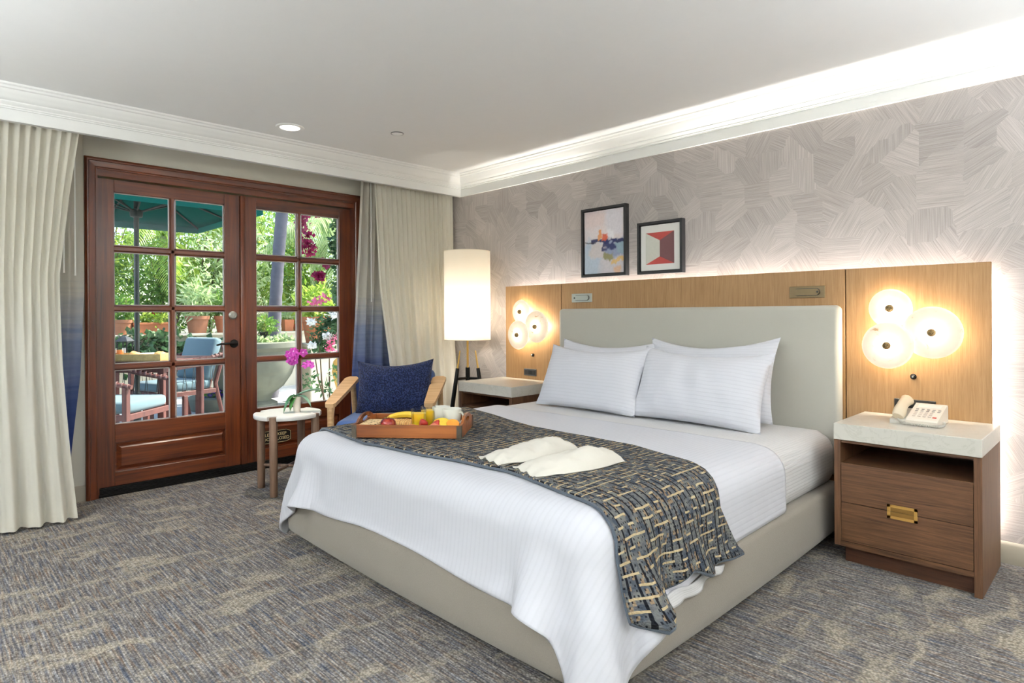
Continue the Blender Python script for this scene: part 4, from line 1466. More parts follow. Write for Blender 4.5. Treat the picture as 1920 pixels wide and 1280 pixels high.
o.location = on_tray(0.145, -0.075, 0.0145)
o['label'], o['category'] = 'small pale plate under the cut fruit on the tray', 'plate'
berry = [(0, 0.0), (0.006, 0.002), (0.013, 0.012), (0.017, 0.024), (0.016, 0.032), (0.009, 0.036), (0, 0.035)]
slice_('strawberry', 'red strawberry beside the juice glasses', STRAW, 0.088, -0.100, berry, R(75), tray_rot - 1.2, 0.054, None, 'fruit', (1.15, 1.15, 1.15))
slice_('strawberry', 'dark red strawberry next to the pineapple', STRAW, 0.108, -0.112, berry, R(80), tray_rot + 1.6, 0.052, None, 'fruit', (1.2, 1.2, 1.2))
disc = [(0, 0), (0.030, 0), (0.034, 0.006), (0.032, 0.013), (0, 0.014)]
slice_('pineapple_slice', 'yellow pineapple slice in front of the mugs', PINE, 0.145, -0.065, disc, R(25), tray_rot, 0.048, None, 'fruit', (1.15, 1.0, 1.2))
slice_('pineapple_slice', 'yellow pineapple slice leaning on the other slice', PINE, 0.165, -0.098, disc, R(40), tray_rot + 0.8, 0.054, None, 'fruit', (1.0, 0.9, 1.0))
slice_('orange_slice', 'orange slice at the handle end of the tray', ORANGE, 0.205, -0.092, disc, R(38), tray_rot + 0.4, 0.050, None, 'fruit', (0.95, 0.85, 0.9))
ham = [(0, 0.004), (0.03, 0), (0.034, 0.002), (0.02, 0.010), (0, 0.012)]
slice_('pink_slice', 'folded pink slice of food at the tray front', HAM, 0.012, -0.118, ham, R(35), tray_rot, 0.034, None, 'food', (1.3, 0.8, 1.2))
slice_('pink_slice', 'curled pink slice of food under the pineapple', HAM, 0.138, -0.118, ham, R(30), tray_rot + 0.5, 0.050, None, 'food', (1.1, 0.6, 1.3))

# ------------------------------------------------------------------ nightstands
PULL_SHADE = plain('brass_recess_shade', srgb(132, 98, 44), 0.5, 0.4, var=0.06)  # darker brass, paints in the shade inside the pulls
def nightstand(x0, x1, y0, y1, label, ztop):
    """open niche over two drawers with one shared recessed pull; stone slab on top"""
    o = thing('nightstand', label, 'nightstand', ((x0 + x1) / 2, (y0 + y1) / 2, 0), 0, 'walnut nightstands with stone tops')
    zs = ztop - 0.075
    MB().box(x0, x1, y0, y1, zs, ztop, 0.002).build('stone_top', STONE, o, smooth=0, label='grey-white stone slab top')
    yf = y0 + 0.004
    MB().box(x0 + 0.001, x0 + 0.029, yf, y1, 0.08, zs, 0.001).build('side_panel', WALNUT_Z, o, smooth=0)
    MB().box(x1 - 0.029, x1 - 0.001, yf, y1, 0.0, zs, 0.001).build('side_panel', WALNUT_Z, o, smooth=0)
    MB().box(x0 + 0.029, x1 - 0.029, y1 - 0.012, y1, 0.08, zs).build('back_panel', WALNUT_Z, o, smooth=0)
    MB().box(x0 + 0.029, x1 - 0.029, yf + 0.012, y1 - 0.012, zs - 0.014, zs).build('top_rail', WALNUT_X, o, smooth=0)
    MB().box(x0 + 0.029, x1 - 0.029, yf + 0.004, y1 - 0.012, zs - 0.119, zs - 0.107).build('shelf', WALNUT_X, o, smooth=0)
    MB().box(x0 + 0.029, x1 - 0.029, yf, y1 - 0.012, 0.08, 0.103).build('bottom_rail', WALNUT_X, o, smooth=0)
    d1 = MB().box(x0 + 0.031, x1 - 0.031, yf + 0.001, yf + 0.021, 0.287, zs - 0.109, 0.001).build('drawer', WALNUT_X, o, smooth=0)
    d2 = MB().box(x0 + 0.031, x1 - 0.031, yf + 0.001, yf + 0.021, 0.106, 0.284, 0.001).build('drawer', WALNUT_X, o, smooth=0)
    MB().box(x0 + 0.031, x1 - 0.031, yf + 0.03, y1 - 0.02, 0.11, zs - 0.125).build('drawer_box', WALNUT_D, o, smooth=0)
    cx = (x0 + x1) / 2 - 0.003
    hx0, hx1 = cx - 0.058, cx + 0.058
    for za, zb_, par in ((0.2855, 0.316, d1), (0.254, 0.2845, d2)):
        m = MB()
        yb, yt = yf - 0.0015, yf + 0.002
        m.box(hx0, hx0 + 0.013, yb, yt, za, zb_).box(hx1 - 0.013, hx1, yb, yt, za, zb_)
        if par is d1:
            m.box(hx0, hx1, yb, yt, zb_ - 0.012, zb_)
        else:
            m.box(hx0, hx1, yb, yt, za, za + 0.012)
        m.build('recessed_pull', PULL, par, smooth=0)
        MB().box(hx0 + 0.010, hx1 - 0.010, yf + 0.0002, yf + 0.0016, za, zb_).build('pull_recess_shade', PULL_SHADE, par, smooth=0)  # flat plate whose colour stands in for the shaded hollow
    MB().box(x0 + 0.035, x1 - 0.015, yf + 0.045, y1, 0.0, 0.08).build('plinth', WALNUT_D, o, smooth=0)
    return o
nightstand(-1.004, -0.442, 3.105, 3.580, 'walnut nightstand under the telephone, stone top and brass pull', 0.650)
nightstand(-3.755, -3.160, 3.095, 3.580, 'walnut nightstand by the floor lamp, mostly hidden behind the bed', 0.643)

# ------------------------------------------------------------------ telephone
PHONE = plain('phone_plastic', srgb(226, 216, 202), 0.45, var=0.01)
PHONE2 = plain('phone_plastic_grey', srgb(196, 190, 180), 0.45, var=0.01)
KEY = plain('phone_key', srgb(150, 144, 138), 0.5, var=0.02)
KEYR = plain('phone_key_red', srgb(188, 74, 62), 0.5, var=0.02)
ph = thing('telephone', 'cream corded desk telephone on the stone-topped nightstand', 'telephone', (-0.718, 3.375, 0.650), R(-2))
pw, pd_ = 0.190, 0.185
# wedge body, higher at the back
body = [(-pd_ / 2, 0.004), (pd_ / 2, 0.004), (pd_ / 2, 0.078), (pd_ / 2 - 0.012, 0.084), (-pd_ / 2 + 0.008, 0.030), (-pd_ / 2, 0.022)]
MB().prism(body, lambda y, z: (-0.030, y, z), lambda y, z: (pw / 2, y, z)).build('body', PHONE, ph, True, smooth=20)
body2 = [(-pd_ / 2, 0.0), (pd_ / 2 - 0.02, 0.0), (pd_ / 2 - 0.02, 0.056), (-pd_ / 2 + 0.008, 0.022), (-pd_ / 2, 0.016)]
MB().prism(body2, lambda y, z: (-pw / 2, y, z), lambda y, z: (-0.030, y, z)).build('cradle', PHONE2, ph, True, smooth=20)
slope = math.atan2(0.054, pd_ - 0.020)
def face_pt(x, f):
    """point on the sloping face, f from front 0 to back 1"""
    y = -pd_ / 2 + 0.008 + f * (pd_ - 0.020)
    return Vector((x, y, 0.030 + f * 0.054))
m = MB()
KM = lambda x, f: Matrix.Translation(face_pt(x, f)) @ Matrix.Rotation(slope, 4, 'X')
for r_ in range(2):
    for k in range(5):
        m.box(-0.006, 0.006, -0.0035, 0.0035, 0, 0.003, 0.001, 1, KM(-0.008 + k * 0.022, 0.60 - r_ * 0.10))
m.build('function_keys', KEY, ph, True, smooth=0)
m = MB()
for r_ in range(3):
    for k in range(4):
        m.box(-0.0065, 0.0065, -0.0045, 0.0045, 0, 0.003, 0.001, 1, KM(-0.006 + k * 0.0205, 0.40 - r_ * 0.11))
m.build('keypad', plain('phone_key_pale', srgb(206, 192, 180), 0.5, var=0.02), ph, True, smooth=0)
m = MB().box(-0.008, 0.008, -0.005, 0.005, 0, 0.003, 0.001, 1, KM(0.076, 0.15))
m.build('message_key', KEYR, ph, True, smooth=0, label='red message key')
MB().box(-0.048, 0.046, -0.016, 0.016, 0, 0.0012, 0, 1, KM(0.034, 0.82)).build('label_card', plain('phone_card', srgb(238, 230, 222), 0.4, var=0.01), ph, True, smooth=0)
hsx = -0.062
hp = []
for k in range(13):
    u = k / 12
    f = -0.02 + u * 1.06
    p = face_pt(hsx, f)
    hp.append((p.x, p.y, p.z + 0.004 + 0.022 * math.sin(u * PI) + (0.004 if u > 0.8 else 0)))
rad = [0.024, 0.029, 0.029, 0.027, 0.025, 0.024, 0.024, 0.024, 0.025, 0.027, 0.029, 0.028, 0.022]
hs_ = MB().tube(hp, rad, 12, True, 0.72).build('handset', plain('handset_plastic', srgb(212, 196, 170), 0.42, var=0.01), ph, True, smooth=60)
def coil():
    path = [Vector((hsx, -pd_ / 2 - 0.002, 0.026)), Vector((-0.040, -pd_ / 2 - 0.012, 0.010)), Vector((0.0, -pd_ / 2 - 0.018, 0.008)), Vector((0.05, -pd_ / 2 - 0.018, 0.008)),
            Vector((0.095, -pd_ / 2 - 0.008, 0.008)), Vector((0.110, -pd_ / 2 + 0.03, 0.009)), Vector((0.104, -pd_ / 2 + 0.075, 0.016))]
    P_ = []
    for a, b, c_, d in zip([path[0]] + path[:-2], path[:-1], path[1:], path[2:] + [path[-1]]):
        for k in range(80):
            u = k / 80
            P_.append(0.5 * (2 * b + (c_ - a) * u + (2 * a - 5 * b + 4 * c_ - d) * u * u + (3 * b - a - 3 * c_ + d) * u ** 3))
    out = []
    for i, p in enumerate(P_):
        tdir = (P_[min(i + 1, len(P_) - 1)] - P_[max(i - 1, 0)]).normalized()
        s_ = tdir.cross(Vector((0, 0, 1))).normalized()
        up = s_.cross(tdir)
        a = i * 0.62
        rr_ = 0.0045 if i > 50 else 0.0045 * i / 50
        out.append(p + (s_ * math.cos(a) + up * math.sin(a)) * rr_)
    return MB().tube(out, 0.0017, 5)
coil().build('coiled_cord', PHONE2, ph, True, smooth=60)

# ------------------------------------------------------------------ floor lamp
LX, LY = -3.985, 3.385
lamp = thing('floor_lamp', 'lit floor lamp with tall white cylinder shade and brass tripod in the corner', 'floor lamp', (LX, LY, 0))
rs_ = 0.196
SHADE_TRIM = plain('shade_trim', srgb(240, 232, 214), 0.7, var=0.01)
m = MB().lathe([(rs_, 0.955), (rs_, 1.2), (rs_, 1.45), (rs_, 1.705)], (LX, LY, 0), 48)
m.build('shade', SHADE, lamp, smooth=40)
for z in (0.958, 1.702):
    m = MB().lathe([(rs_ - 0.004, z - 0.003), (rs_ + 0.001, z - 0.003), (rs_ + 0.001, z + 0.003), (rs_ - 0.004, z + 0.003)], (LX, LY, 0), 48, None, True)
    m.build('shade_rim', SHADE_TRIM, lamp, smooth=40)
MB().tube([(LX, LY, 0.30), (LX, LY, 1.42)], 0.0095, 12).build('pole', BRASS, lamp)
MB().tube([(LX, LY, 0.06), (LX, LY, 0.72)], 0.020, 14).build('pole_sleeve', BLACKMETAL, lamp)
for k in range(3):
    a = R(20 + 120 * k)
    d = Vector((math.cos(a), math.sin(a), 0))
    foot, top = Vector((LX, LY, 0.0)) + d * 0.215, Vector((LX, LY, 0.865)) + d * 0.075
    knee = foot.lerp(top, 0.83)
    lg = MB().tube([foot, foot.lerp(top, 0.6), knee], [0.020, 0.018, 0.015], 10).build('leg', BLACKMETAL, lamp)
    MB().tube([knee, top], [0.009, 0.005], 8).build('leg_tip', BRASS, lg)
m = MB()
for k in range(3):
    a0, a1 = R(20 + 120 * k), R(20 + 120 * (k + 1))
    rad_ = 0.112
    m.tube([(LX, LY, 0.630), (LX + rad_ * math.cos(a0), LY + rad_ * math.sin(a0), 0.630)], 0.011, 8)
m.build('spreader', BLACKMETAL, lamp)
MB().lathe([(0, 1.20), (0.018, 1.20), (0.022, 1.25), (0.034, 1.29), (0.030, 1.33), (0, 1.345)], (LX, LY, -0.19), 16).build('bulb', emitter('bulb_glow', (1.0, 0.82, 0.58, 1), 4.0), lamp)
lb = point_light('lamp_bulb', (LX, LY, 1.17), P_LAMP, (1.0, 0.92, 0.80), 0.05)
lb.parent = lamp
lb.matrix_parent_inverse = lamp.matrix_basis.inverted()

# ------------------------------------------------------------------ ceiling fittings
def downlight(x, y, label=None, visible=True):
    o = thing('ceiling_downlight', label or 'added fill downlight behind the camera', 'ceiling light', (x, y, HC), 0, 'recessed ceiling downlights')
    MB().lathe([(0.062, HC - 0.002), (0.066, HC - 0.007), (0.088, HC - 0.006), (0.092, HC), (0.062, HC)], (x, y, 0), 40, None, True).build('trim_ring', TRIM_PAINT, o, smooth=40)
    MB().lathe([(0, HC - 0.003), (0.063, HC - 0.003), (0.063, HC - 0.001), (0, HC - 0.001)], (x, y, 0), 32).build('lens', LENS, o, smooth=0)
    l = area_light('downlight_lamp', (x, y, HC - 0.010), (0, 0, -1), 0.12, 0.12, P_DOWN, (1.0, 0.90, 0.78), disk=True, spread=R(85))
    l.parent = o
    l.matrix_parent_inverse = o.matrix_basis.inverted()
LENS = emitter('downlight_lens', (1.0, 0.95, 0.86, 1), 6.0)
downlight(-4.00, 1.84, 'round lit recessed ceiling downlight by the pelmet over the doors')
for x, y, w_ in ((-1.3, -0.6, 'over the camera'), (0.9, 1.7, 'near the bed foot'), (-3.0, -1.3, 'by the back window'), (0.9, -0.9, 'in the middle of the room'), (1.3, 3.0, 'beside the telephone nightstand')):  # unseen downlights added to brighten the room
    downlight(x, y, 'added fill downlight in the ceiling ' + w_ + ', out of the photo')
o = thing('sprinkler_cover', 'small flat white sprinkler cover plate on the ceiling near the corner', 'sprinkler', (-3.625, 2.445, HC))
MB().lathe([(0, HC - 0.007), (0.036, HC - 0.006), (0.041, HC - 0.003), (0.041, HC - 0.0005), (0, HC - 0.0005)], (-3.625, 2.445, 0), 32).build('plate', CEIL_PAINT, o, smooth=40)
MB().lathe([(0.041, HC - 0.004), (0.044, HC - 0.004), (0.044, HC), (0.041, HC)], (-3.625, 2.445, 0), 32, None, True).build('gap_ring', DARKGREY, o, smooth=40)

# ------------------------------------------------------------------ curtains
def curtain(name, label, mat, yA, yB, xc, amp, folds, nz=36, n=220, seed=0, ztop=2.36, zbot=0.015, phase=0.0, cat='curtain', group=None, hem=True, pw=1.0):
    """yA(z), yB(z): edge positions; xc(z): mean distance plane; folds merge towards the hem"""
    rng = np.random.RandomState(seed)
    K = 5
    ph1, ph2 = rng.rand(K) * 6.28, rng.rand(K) * 6.28
    jit = np.cumsum(0.6 + 0.8 * rng.rand(200))
    jit = jit / jit[-1]
    def warp(t_):
        return 0.5 * t_ + 0.5 * np.interp(t_, np.linspace(0, 1, 200), jit)
    def fn(a, b):
        z = ztop + (zbot - ztop) * b
        t_ = warp(a)
        lowf = 0.5 - 0.5 * math.cos(min(1, max(0, b - 0.12) * 1.25) * PI)
        w = (1 - lowf) * math.sin(2 * PI * folds * t_ + phase) + lowf * (0.9 * math.sin(2 * PI * folds * 0.42 * t_ + ph1[0] + 0.6 * math.sin(5 * t_ + ph2[0])) + 0.4 * math.sin(2 * PI * folds * 0.83 * t_ + ph1[1]))
        x = xc(z) + amp(z) * w + 0.012 * math.sin(3 * z + 7 * t_ + ph1[2]) * lowf
        y = yA(z) + (yB(ztop) - yA(z)) * t_ + (yB(z) - yB(ztop)) * t_ ** pw + 0.25 * amp(z) * math.cos(2 * PI * folds * t_ + phase) * (1 - lowf)
        return (x, y, z)
    o = MB().grid(fn, n, nz).build(name, mat, None, smooth=80)
    o['label'], o['category'] = label, cat
    if group:
        o['group'] = group
    if hem:
        h_ = MB().grid(lambda a, b: tuple(Vector(fn(a, 1 - b * 0.028)) + Vector((0.0025, 0, 0))), n, 2).build('hem', mat, o, smooth=80)
        h_['label'] = 'stitched double hem'
    return o
L = np.interp
sh1 = curtain('sheer_curtain', 'cream sheer curtain left of the french doors', SHEER,
        lambda z: -0.75, lambda z: L(z, [0, 0.35, 0.9, 1.4, 1.9, 2.36], [0.69, 0.665, 0.635, 0.625, 0.68, 0.745]),
        lambda z: L(z, [0, 1.2, 2.36], [-4.275, -4.40, -4.455]), lambda z: L(z, [0, 1.2, 2.36], [0.036, 0.022, 0.011]), 30, seed=3, n=420, pw=5.0)
sh2 = curtain('sheer_curtain', 'cream sheer curtain behind the armchair in the room corner', SHEER,
        lambda z: L(z, [0, 0.7, 1.4, 2.36], [2.93, 2.88, 2.80, 2.775]), lambda z: L(z, [0, 0.5, 0.9, 1.5, 2.36], [3.60, 3.60, 3.585, 3.60, 3.62]),
        lambda z: L(z, [0, 1.2, 2.36], [-4.36, -4.42, -4.47]), lambda z: L(z, [0, 1.2, 2.36], [0.030, 0.018, 0.010]), 17, seed=8, n=300)
curtain('ombre_drape', 'navy to cream ombre drape against the wall left of the doors', OMBRE,
        lambda z: 0.30, lambda z: L(z, [0, 0.12, 0.28, 0.8, 1.3, 2.36], [0.72, 0.69, 0.70, 0.755, 0.775, 0.772]),
        lambda z: L(z, [0, 2.36], [-4.585, -4.605]), lambda z: L(z, [0, 2.36], [0.030, 0.024]), 5, seed=5, n=90)
curtain('ombre_drape', 'navy to cream ombre drape between the doors and the corner', OMBRE,
        lambda z: L(z, [0, 0.7, 1.3, 2.36], [2.60, 2.615, 2.655, 2.715]), lambda z: L(z, [0, 2.36], [3.05, 3.0]),
        lambda z: L(z, [0, 2.36], [-4.55, -4.575]), lambda z: L(z, [0, 2.36], [0.034, 0.026]), 5, seed=6, n=90)
WAND = plain('curtain_wand', srgb(240, 240, 236), 0.3, var=0.01)
def wand(y, x, z0, z1, label):
    o = MB().tube([(x, y, z1), (x, y, z0 + 0.02), (x, y, z0)], [0.0035, 0.0042, 0.0052], 8).build('draw_wand', WAND, None)
    o['label'], o['category'], o['group'] = label, 'curtain wand', 'white curtain draw wands'
wand(0.660, -4.47, 1.43, 2.33, 'white draw wand touching the edge of the sheer left of the doors')
wand(0.725, -4.53, 1.42, 2.33, 'white draw wand in front of the ombre drape left of the doors')
wand(2.770, -4.50, 1.28, 2.33, 'white draw wand on the drape between the doors and the corner')

# ------------------------------------------------------------------ armchair
ac = thing('armchair', 'oak armchair with wide sloping paddle arms in the corner', 'armchair', (-3.82, 2.50, 0), R(-45) + PI / 2)
# local frame: front is -Y? here +X = sitter's left..., front at y = -0.32
OAKX = OAK
ARM_W = 0.082
def arm(s):
    # paddle seen from above: tapered front, wide middle, cut back corner
    xo = s * 0.335
    m = MB()
    top = [(-0.375, -0.020), (-0.395, 0.0), (-0.375, 0.020)]
    outl = [(-0.345, -0.026), (-0.325, -0.036), (0.02, -0.050), (0.215, -0.052), (0.255, -0.026), (0.255, 0.026), (0.215, 0.052), (0.02, 0.050), (-0.325, 0.036), (-0.345, 0.026)]
    zf = lambda y: 0.560 + (y + 0.345) / 0.60 * 0.125
    m.prism([(b, a) for a, b in outl], lambda x, y: (xo + x, y, zf(y) - 0.013), lambda x, y: (xo + x, y, zf(y) + 0.013))
    return m
for s in (-1, 1):
    arm(s).build('arm', OAK, ac, True, smooth=20)
    # front leg flares into the arm
    xo = s * 0.335
    MB().tube([(xo + s * 0.01, -0.345, 0.0), (xo, -0.325, 0.30), (xo, -0.318, 0.50), (xo, -0.31, 0.562)], [0.015, 0.021, 0.023, 0.028], 10).build('leg', OAK, ac, True)
    MB().tube([(xo + s * 0.01, 0.36, 0.0), (xo, 0.31, 0.35), (xo, 0.245, 0.672)], [0.015, 0.021, 0.020], 10).build('leg', OAK, ac, True)
    MB().box(xo - 0.013, xo + 0.013, -0.33, 0.32, 0.285, 0.335, 0.005, 2).build('side_rail', OAK, ac, True)
MB().box(-0.335, 0.335, -0.335, -0.305, 0.285, 0.335, 0.005, 2).build('front_rail', OAK, ac, True)
MB().box(-0.335, 0.335, 0.30, 0.33, 0.285, 0.335, 0.005, 2).build('back_rail', OAK, ac, True)
MB().box(-0.305, 0.305, -0.35, 0.26, 0.325, 0.455, 0.045, 4).build('seat_cushion', SEAT_BLUE, ac, True, smooth=60, label='mid-blue seat cushion')
Mb = Matrix.Translation((0, 0.215, 0.42)) @ Matrix.Rotation(R(-17), 4, 'X')
MB().box(-0.29, 0.29, -0.05, 0.06, 0.0, 0.34, 0.045, 4, Mb).build('back_cushion', SEAT_BLUE, ac, True, smooth=60)
# the loose cushion
fwd = Vector((math.sin(ac.rotation_euler.z), -math.cos(ac.rotation_euler.z), 0))
pillow('navy boucle cushion propped in the oak armchair', 0.57, 0.40, 0.17, (ac.location.x + 0.022, ac.location.y + 0.022, 0.452), R(17), ac.rotation_euler.z, 12, R(1.5), NAVY, 'throw_cushion', None, 'cushion', 0.13)

# ------------------------------------------------------------------ side table and orchid
SX, SY, SZ = -4.03, 1.828, 0.517
st_ = thing('side_table', 'small round white-topped side table with round wooden legs by the doors', 'side table', (SX, SY, 0))
fw = Vector((-0.7132, 0.7010, 0))
rt = Vector((0.7010, 0.7132, 0))
ts_ = fw * 0.939 - rt * 0.344
tt_ = rt * 0.939 + fw * 0.344
legs = [(-0.172, 0.088), (-0.088, -0.172), (0.172, -0.088), (0.088, 0.172)]
def slab():
    b = bmesh.new()
    outl = []
    r, hole = 0.217, 0.030
    angs = sorted(math.atan2((ts_ * d + tt_ * l).y, (ts_ * d + tt_ * l).x) % (2 * PI) for l, d in legs)
    N = 240
    pts = []
    k = 0
    for i in range(N):
        a = 2 * PI * i / N
        rad_ = r
        for g in angs:
            da = (a - g + PI) % (2 * PI) - PI
            t_ = abs(da) * r
            if t_ < hole:
                rad_ = min(rad_, 0.193 - math.sqrt(max(0, hole ** 2 - t_ ** 2)) * 0.9)
        pts.append((SX + rad_ * math.cos(a), SY + rad_ * math.sin(a)))
    return pts
sp = slab()
m = MB()
cx_ = [((x - SX) * 0.985 + SX, (y - SY) * 0.985 + SY) for x, y in sp]
def ring(m, P0, z0, P1, z1):
    A = [m.bm.verts.new((x, y, z0)) for x, y in P0]
    B = [m.bm.verts.new((x, y, z1)) for x, y in P1]
    n_ = len(A)
    for i in range(n_):
        m.bm.faces.new((A[i], A[(i + 1) % n_], B[(i + 1) % n_], B[i]))
    return A, B
A0, B0 = ring(m, cx_, SZ - 0.028, sp, SZ - 0.023)
A1, B1 = ring(m, sp, SZ - 0.023, sp, SZ - 0.004)
A2, B2 = ring(m, sp, SZ - 0.004, cx_, SZ)
m.bm.faces.new(A0[::-1]); m.bm.faces.new(B2)
m.build('table_top', WHITE_STONE, st_, smooth=40, weld=True, label='round white stone top notched for the legs')
for l, d in legs:
    p = Vector((SX, SY, 0)) + tt_ * l + ts_ * d
    MB().lathe([(0, 0), (0.024, 0), (0.025, 0.004), (0.026, SZ - 0.012), (0.024, SZ - 0.006), (0, SZ - 0.006)], p, 20).build('leg', TABLE_WOOD, st_, smooth=40)
for (a, b) in ((0, 2), (1, 3)):
    pa = Vector((SX, SY, 0.155)) + tt_ * legs[a][0] + ts_ * legs[a][1]
    pb = Vector((SX, SY, 0.155)) + tt_ * legs[b][0] + ts_ * legs[b][1]
    MB().tube([pa, pb], 0.010, 10).build('stretcher', TABLE_WOOD, st_)

OX, OY = SX + 0.047, SY + 0.042
orc = thing('potted_orchid', 'magenta orchid in a small white pot on the side table', 'orchid', (OX, OY, SZ))
POT = plain('white_pot', srgb(232, 222, 208), 0.45, var=0.02)
MB().lathe([(0, 0), (0.022, 0), (0.029, 0.100), (0.031, 0.106), (0.028, 0.107), (0.025, 0.098), (0, 0.096)], (OX, OY, SZ), 4 * 6).build('pot', POT, orc, smooth=40)
LEAF = plain('orchid_leaf', srgb(66, 120, 58), 0.35, var=0.12, vscale=30)
LEAF2 = plain('orchid_leaf_pale', srgb(136, 176, 150), 0.35, var=0.08, vscale=30)
def strap_leaf(base, azim, L_, w, rise, droop, mat, parent, name='leaf'):
    m = MB()
    d = Vector((math.cos(azim), math.sin(azim), 0))
    sd = Vector((-d.y, d.x, 0))
    def fn(a, b):
        u, v = a, b * 2 - 1
        p = Vector(base) + d * (L_ * u * (1 - 0.15 * u)) + Vector((0, 0, rise * u - droop * u * u))
        ww = w * (math.sin(PI * min(1, 0.10 + u * 0.90)) ** 0.6)
        return tuple(p + sd * (ww * v) + Vector((0, 0, abs(v) * w * 0.35)))
    m.grid(fn, 12, 5)
    o = m.build(name, mat, parent, smooth=80)
    md = o.modifiers.new('solid', 'SOLIDIFY'); md.thickness = 0.0022
    return o
zt_ = SZ + 0.100
# lateral direction (rt) and towards the room (-fw)
def az(l, f):
    v = rt * l + fw * f
    return math.atan2(v.y, v.x)
strap_leaf((OX, OY, zt_), az(-0.75, -0.6), 0.105, 0.030, 0.05, 0.155, LEAF, orc)
strap_leaf((OX, OY, zt_), az(-0.35, -0.8), 0.075, 0.022, 0.04, 0.13, LEAF, orc)
strap_leaf((OX, OY, zt_ + 0.008), az(1.0, 0.25), 0.175, 0.030, 0.085, 0.055, LEAF2, orc)
strap_leaf((OX, OY, zt_), az(1.0, -0.35), 0.135, 0.018, 0.06, 0.125, LEAF2, orc)
strap_leaf((OX, OY, zt_), az(-0.3, 0.8), 0.09, 0.024, 0.05, 0.07, LEAF, orc)
STEM = plain('orchid_stem', srgb(70, 52, 38), 0.6, var=0.1)
hd = Vector((OX, OY, 0)) + rt * -0.005
spts = [Vector((OX, OY, zt_)) + rt * 0.012, Vector((OX, OY, zt_ + 0.10)) + rt * 0.020, Vector((OX, OY, zt_ + 0.19)) + rt * 0.022, Vector((OX, OY, zt_ + 0.255)) + rt * 0.012, Vector((OX, OY, zt_ + 0.295)) + rt * -0.015]
MB().tube(spts, [0.0045, 0.004, 0.0038, 0.003, 0.002], 8).build('stem', STEM, orc)
MB().tube([spts[2] + Vector((0, 0, 0.02)), spts[2] + rt * 0.03 + Vector((0, 0, 0.035)), spts[2] + rt * 0.06 + Vector((0, 0, 0.03))], 0.002, 6).build('stem', STEM, orc)
PETAL = plain('orchid_petal', srgb(216, 74, 190), 0.5, var=0.15, vscale=60, Subsurface_Weight=0.1)
LIP = plain('orchid_lip', srgb(236, 170, 226), 0.5, var=0.1)
def flower(c, size, nrm, seed):
    rng = random.Random(seed)
    n_ = Vector(nrm).normalized()
    u_ = n_.orthogonal().normalized()
    v_ = n_.cross(u_)
    m = MB()
    for k in range(5):
        a = 2 * PI * k / 5 + rng.random() * 0.4
        d = u_ * math.cos(a) + v_ * math.sin(a)
        s_ = n_.cross(d)
        wd = size * (0.55 if k % 2 else 0.42)
        def fn(p, q_, d=d, s_=s_, wd=wd):
            vv = q_ * 2 - 1
            return tuple(Vector(c) + d * (size * p) + s_ * (wd * vv * math.sin(PI * (0.08 + 0.88 * p)) ** 0.7) + n_ * (size * (0.25 * p * p - 0.18 * vv * vv * p)))
        m.grid(fn, 5, 5)
    return m
frng = random.Random(4)
for k in range(12):
    c = spts[3] + rt * (frng.uniform(-0.075, 0.035)) + fw * frng.uniform(-0.03, 0.03) + Vector((0, 0, frng.uniform(-0.02, 0.06)))
    f_ = flower(c, 0.030, -fw + rt * frng.uniform(-0.7, 0.7) + Vector((0, 0, frng.uniform(-0.3, 0.5))), k).build('flower', PETAL, orc, smooth=60)
    MB().lathe([(0, -0.004), (0.006, 0.0), (0.004, 0.006), (0, 0.008)], c - fw * 0.004, 8).build('lip', LIP, f_)
for k in range(3):
    c = spts[2] + rt * (0.035 + 0.022 * k) + Vector((0, 0, 0.026 + 0.012 * (k % 2)))
    flower(c, 0.024, -fw + Vector((0, 0, 0.2)), 20 + k).build('flower', PETAL, orc, smooth=60)
# ------------------------------------------------------------------ unseen uplighters added behind the camera for ceiling fill
UPC = (0.88, 0.945, 1.0)
def uplighter(x, y, label, k_=1.0):  # lamp added out of view to light the ceiling
    o = thing('fill_uplighter_lamp', label, 'floor lamp', (x, y, 0))
    MB().lathe([(0, 0), (0.14, 0), (0.14, 0.015), (0.03, 0.03), (0, 0.03)], (x, y, 0), 28).build('lamp_base', BLACKMETAL, o)
    MB().tube([(x, y, 0.02), (x, y, 1.46)], 0.012, 10).build('pole', BRASS, o)
    MB().lathe([(0.012, 1.40), (0.05, 1.42), (0.16, 1.50), (0.19, 1.56), (0.185, 1.56), (0.155, 1.505), (0.05, 1.43), (0.012, 1.415)], (x, y, 0), 36, None, True).build('bowl', TRIM_PAINT, o)
    l = area_light('fill_uplighter_bulb', (x, y, 1.545), (0, 0, 1), 0.26, 0.26, P_UP * k_, UPC, disk=True, spread=R(165))
    l.parent = o
    l.matrix_parent_inverse = o.matrix_basis.inverted()
uplighter(1.0, 2.3, 'added unseen fill uplighter by the near wall', 0.35)
uplighter(1.5, -1.6, 'added unseen fill uplighter in the corner behind the camera', 0.4)
uplighter(-1.2, -1.9, 'added unseen fill uplighter behind the camera', 0.40)
uplighter(1.8, 0.6, 'added unseen fill uplighter in the middle of the near wall', 0.35)
uplighter(-2.7, -1.6, 'added unseen fill uplighter left of the back window', 0.55)

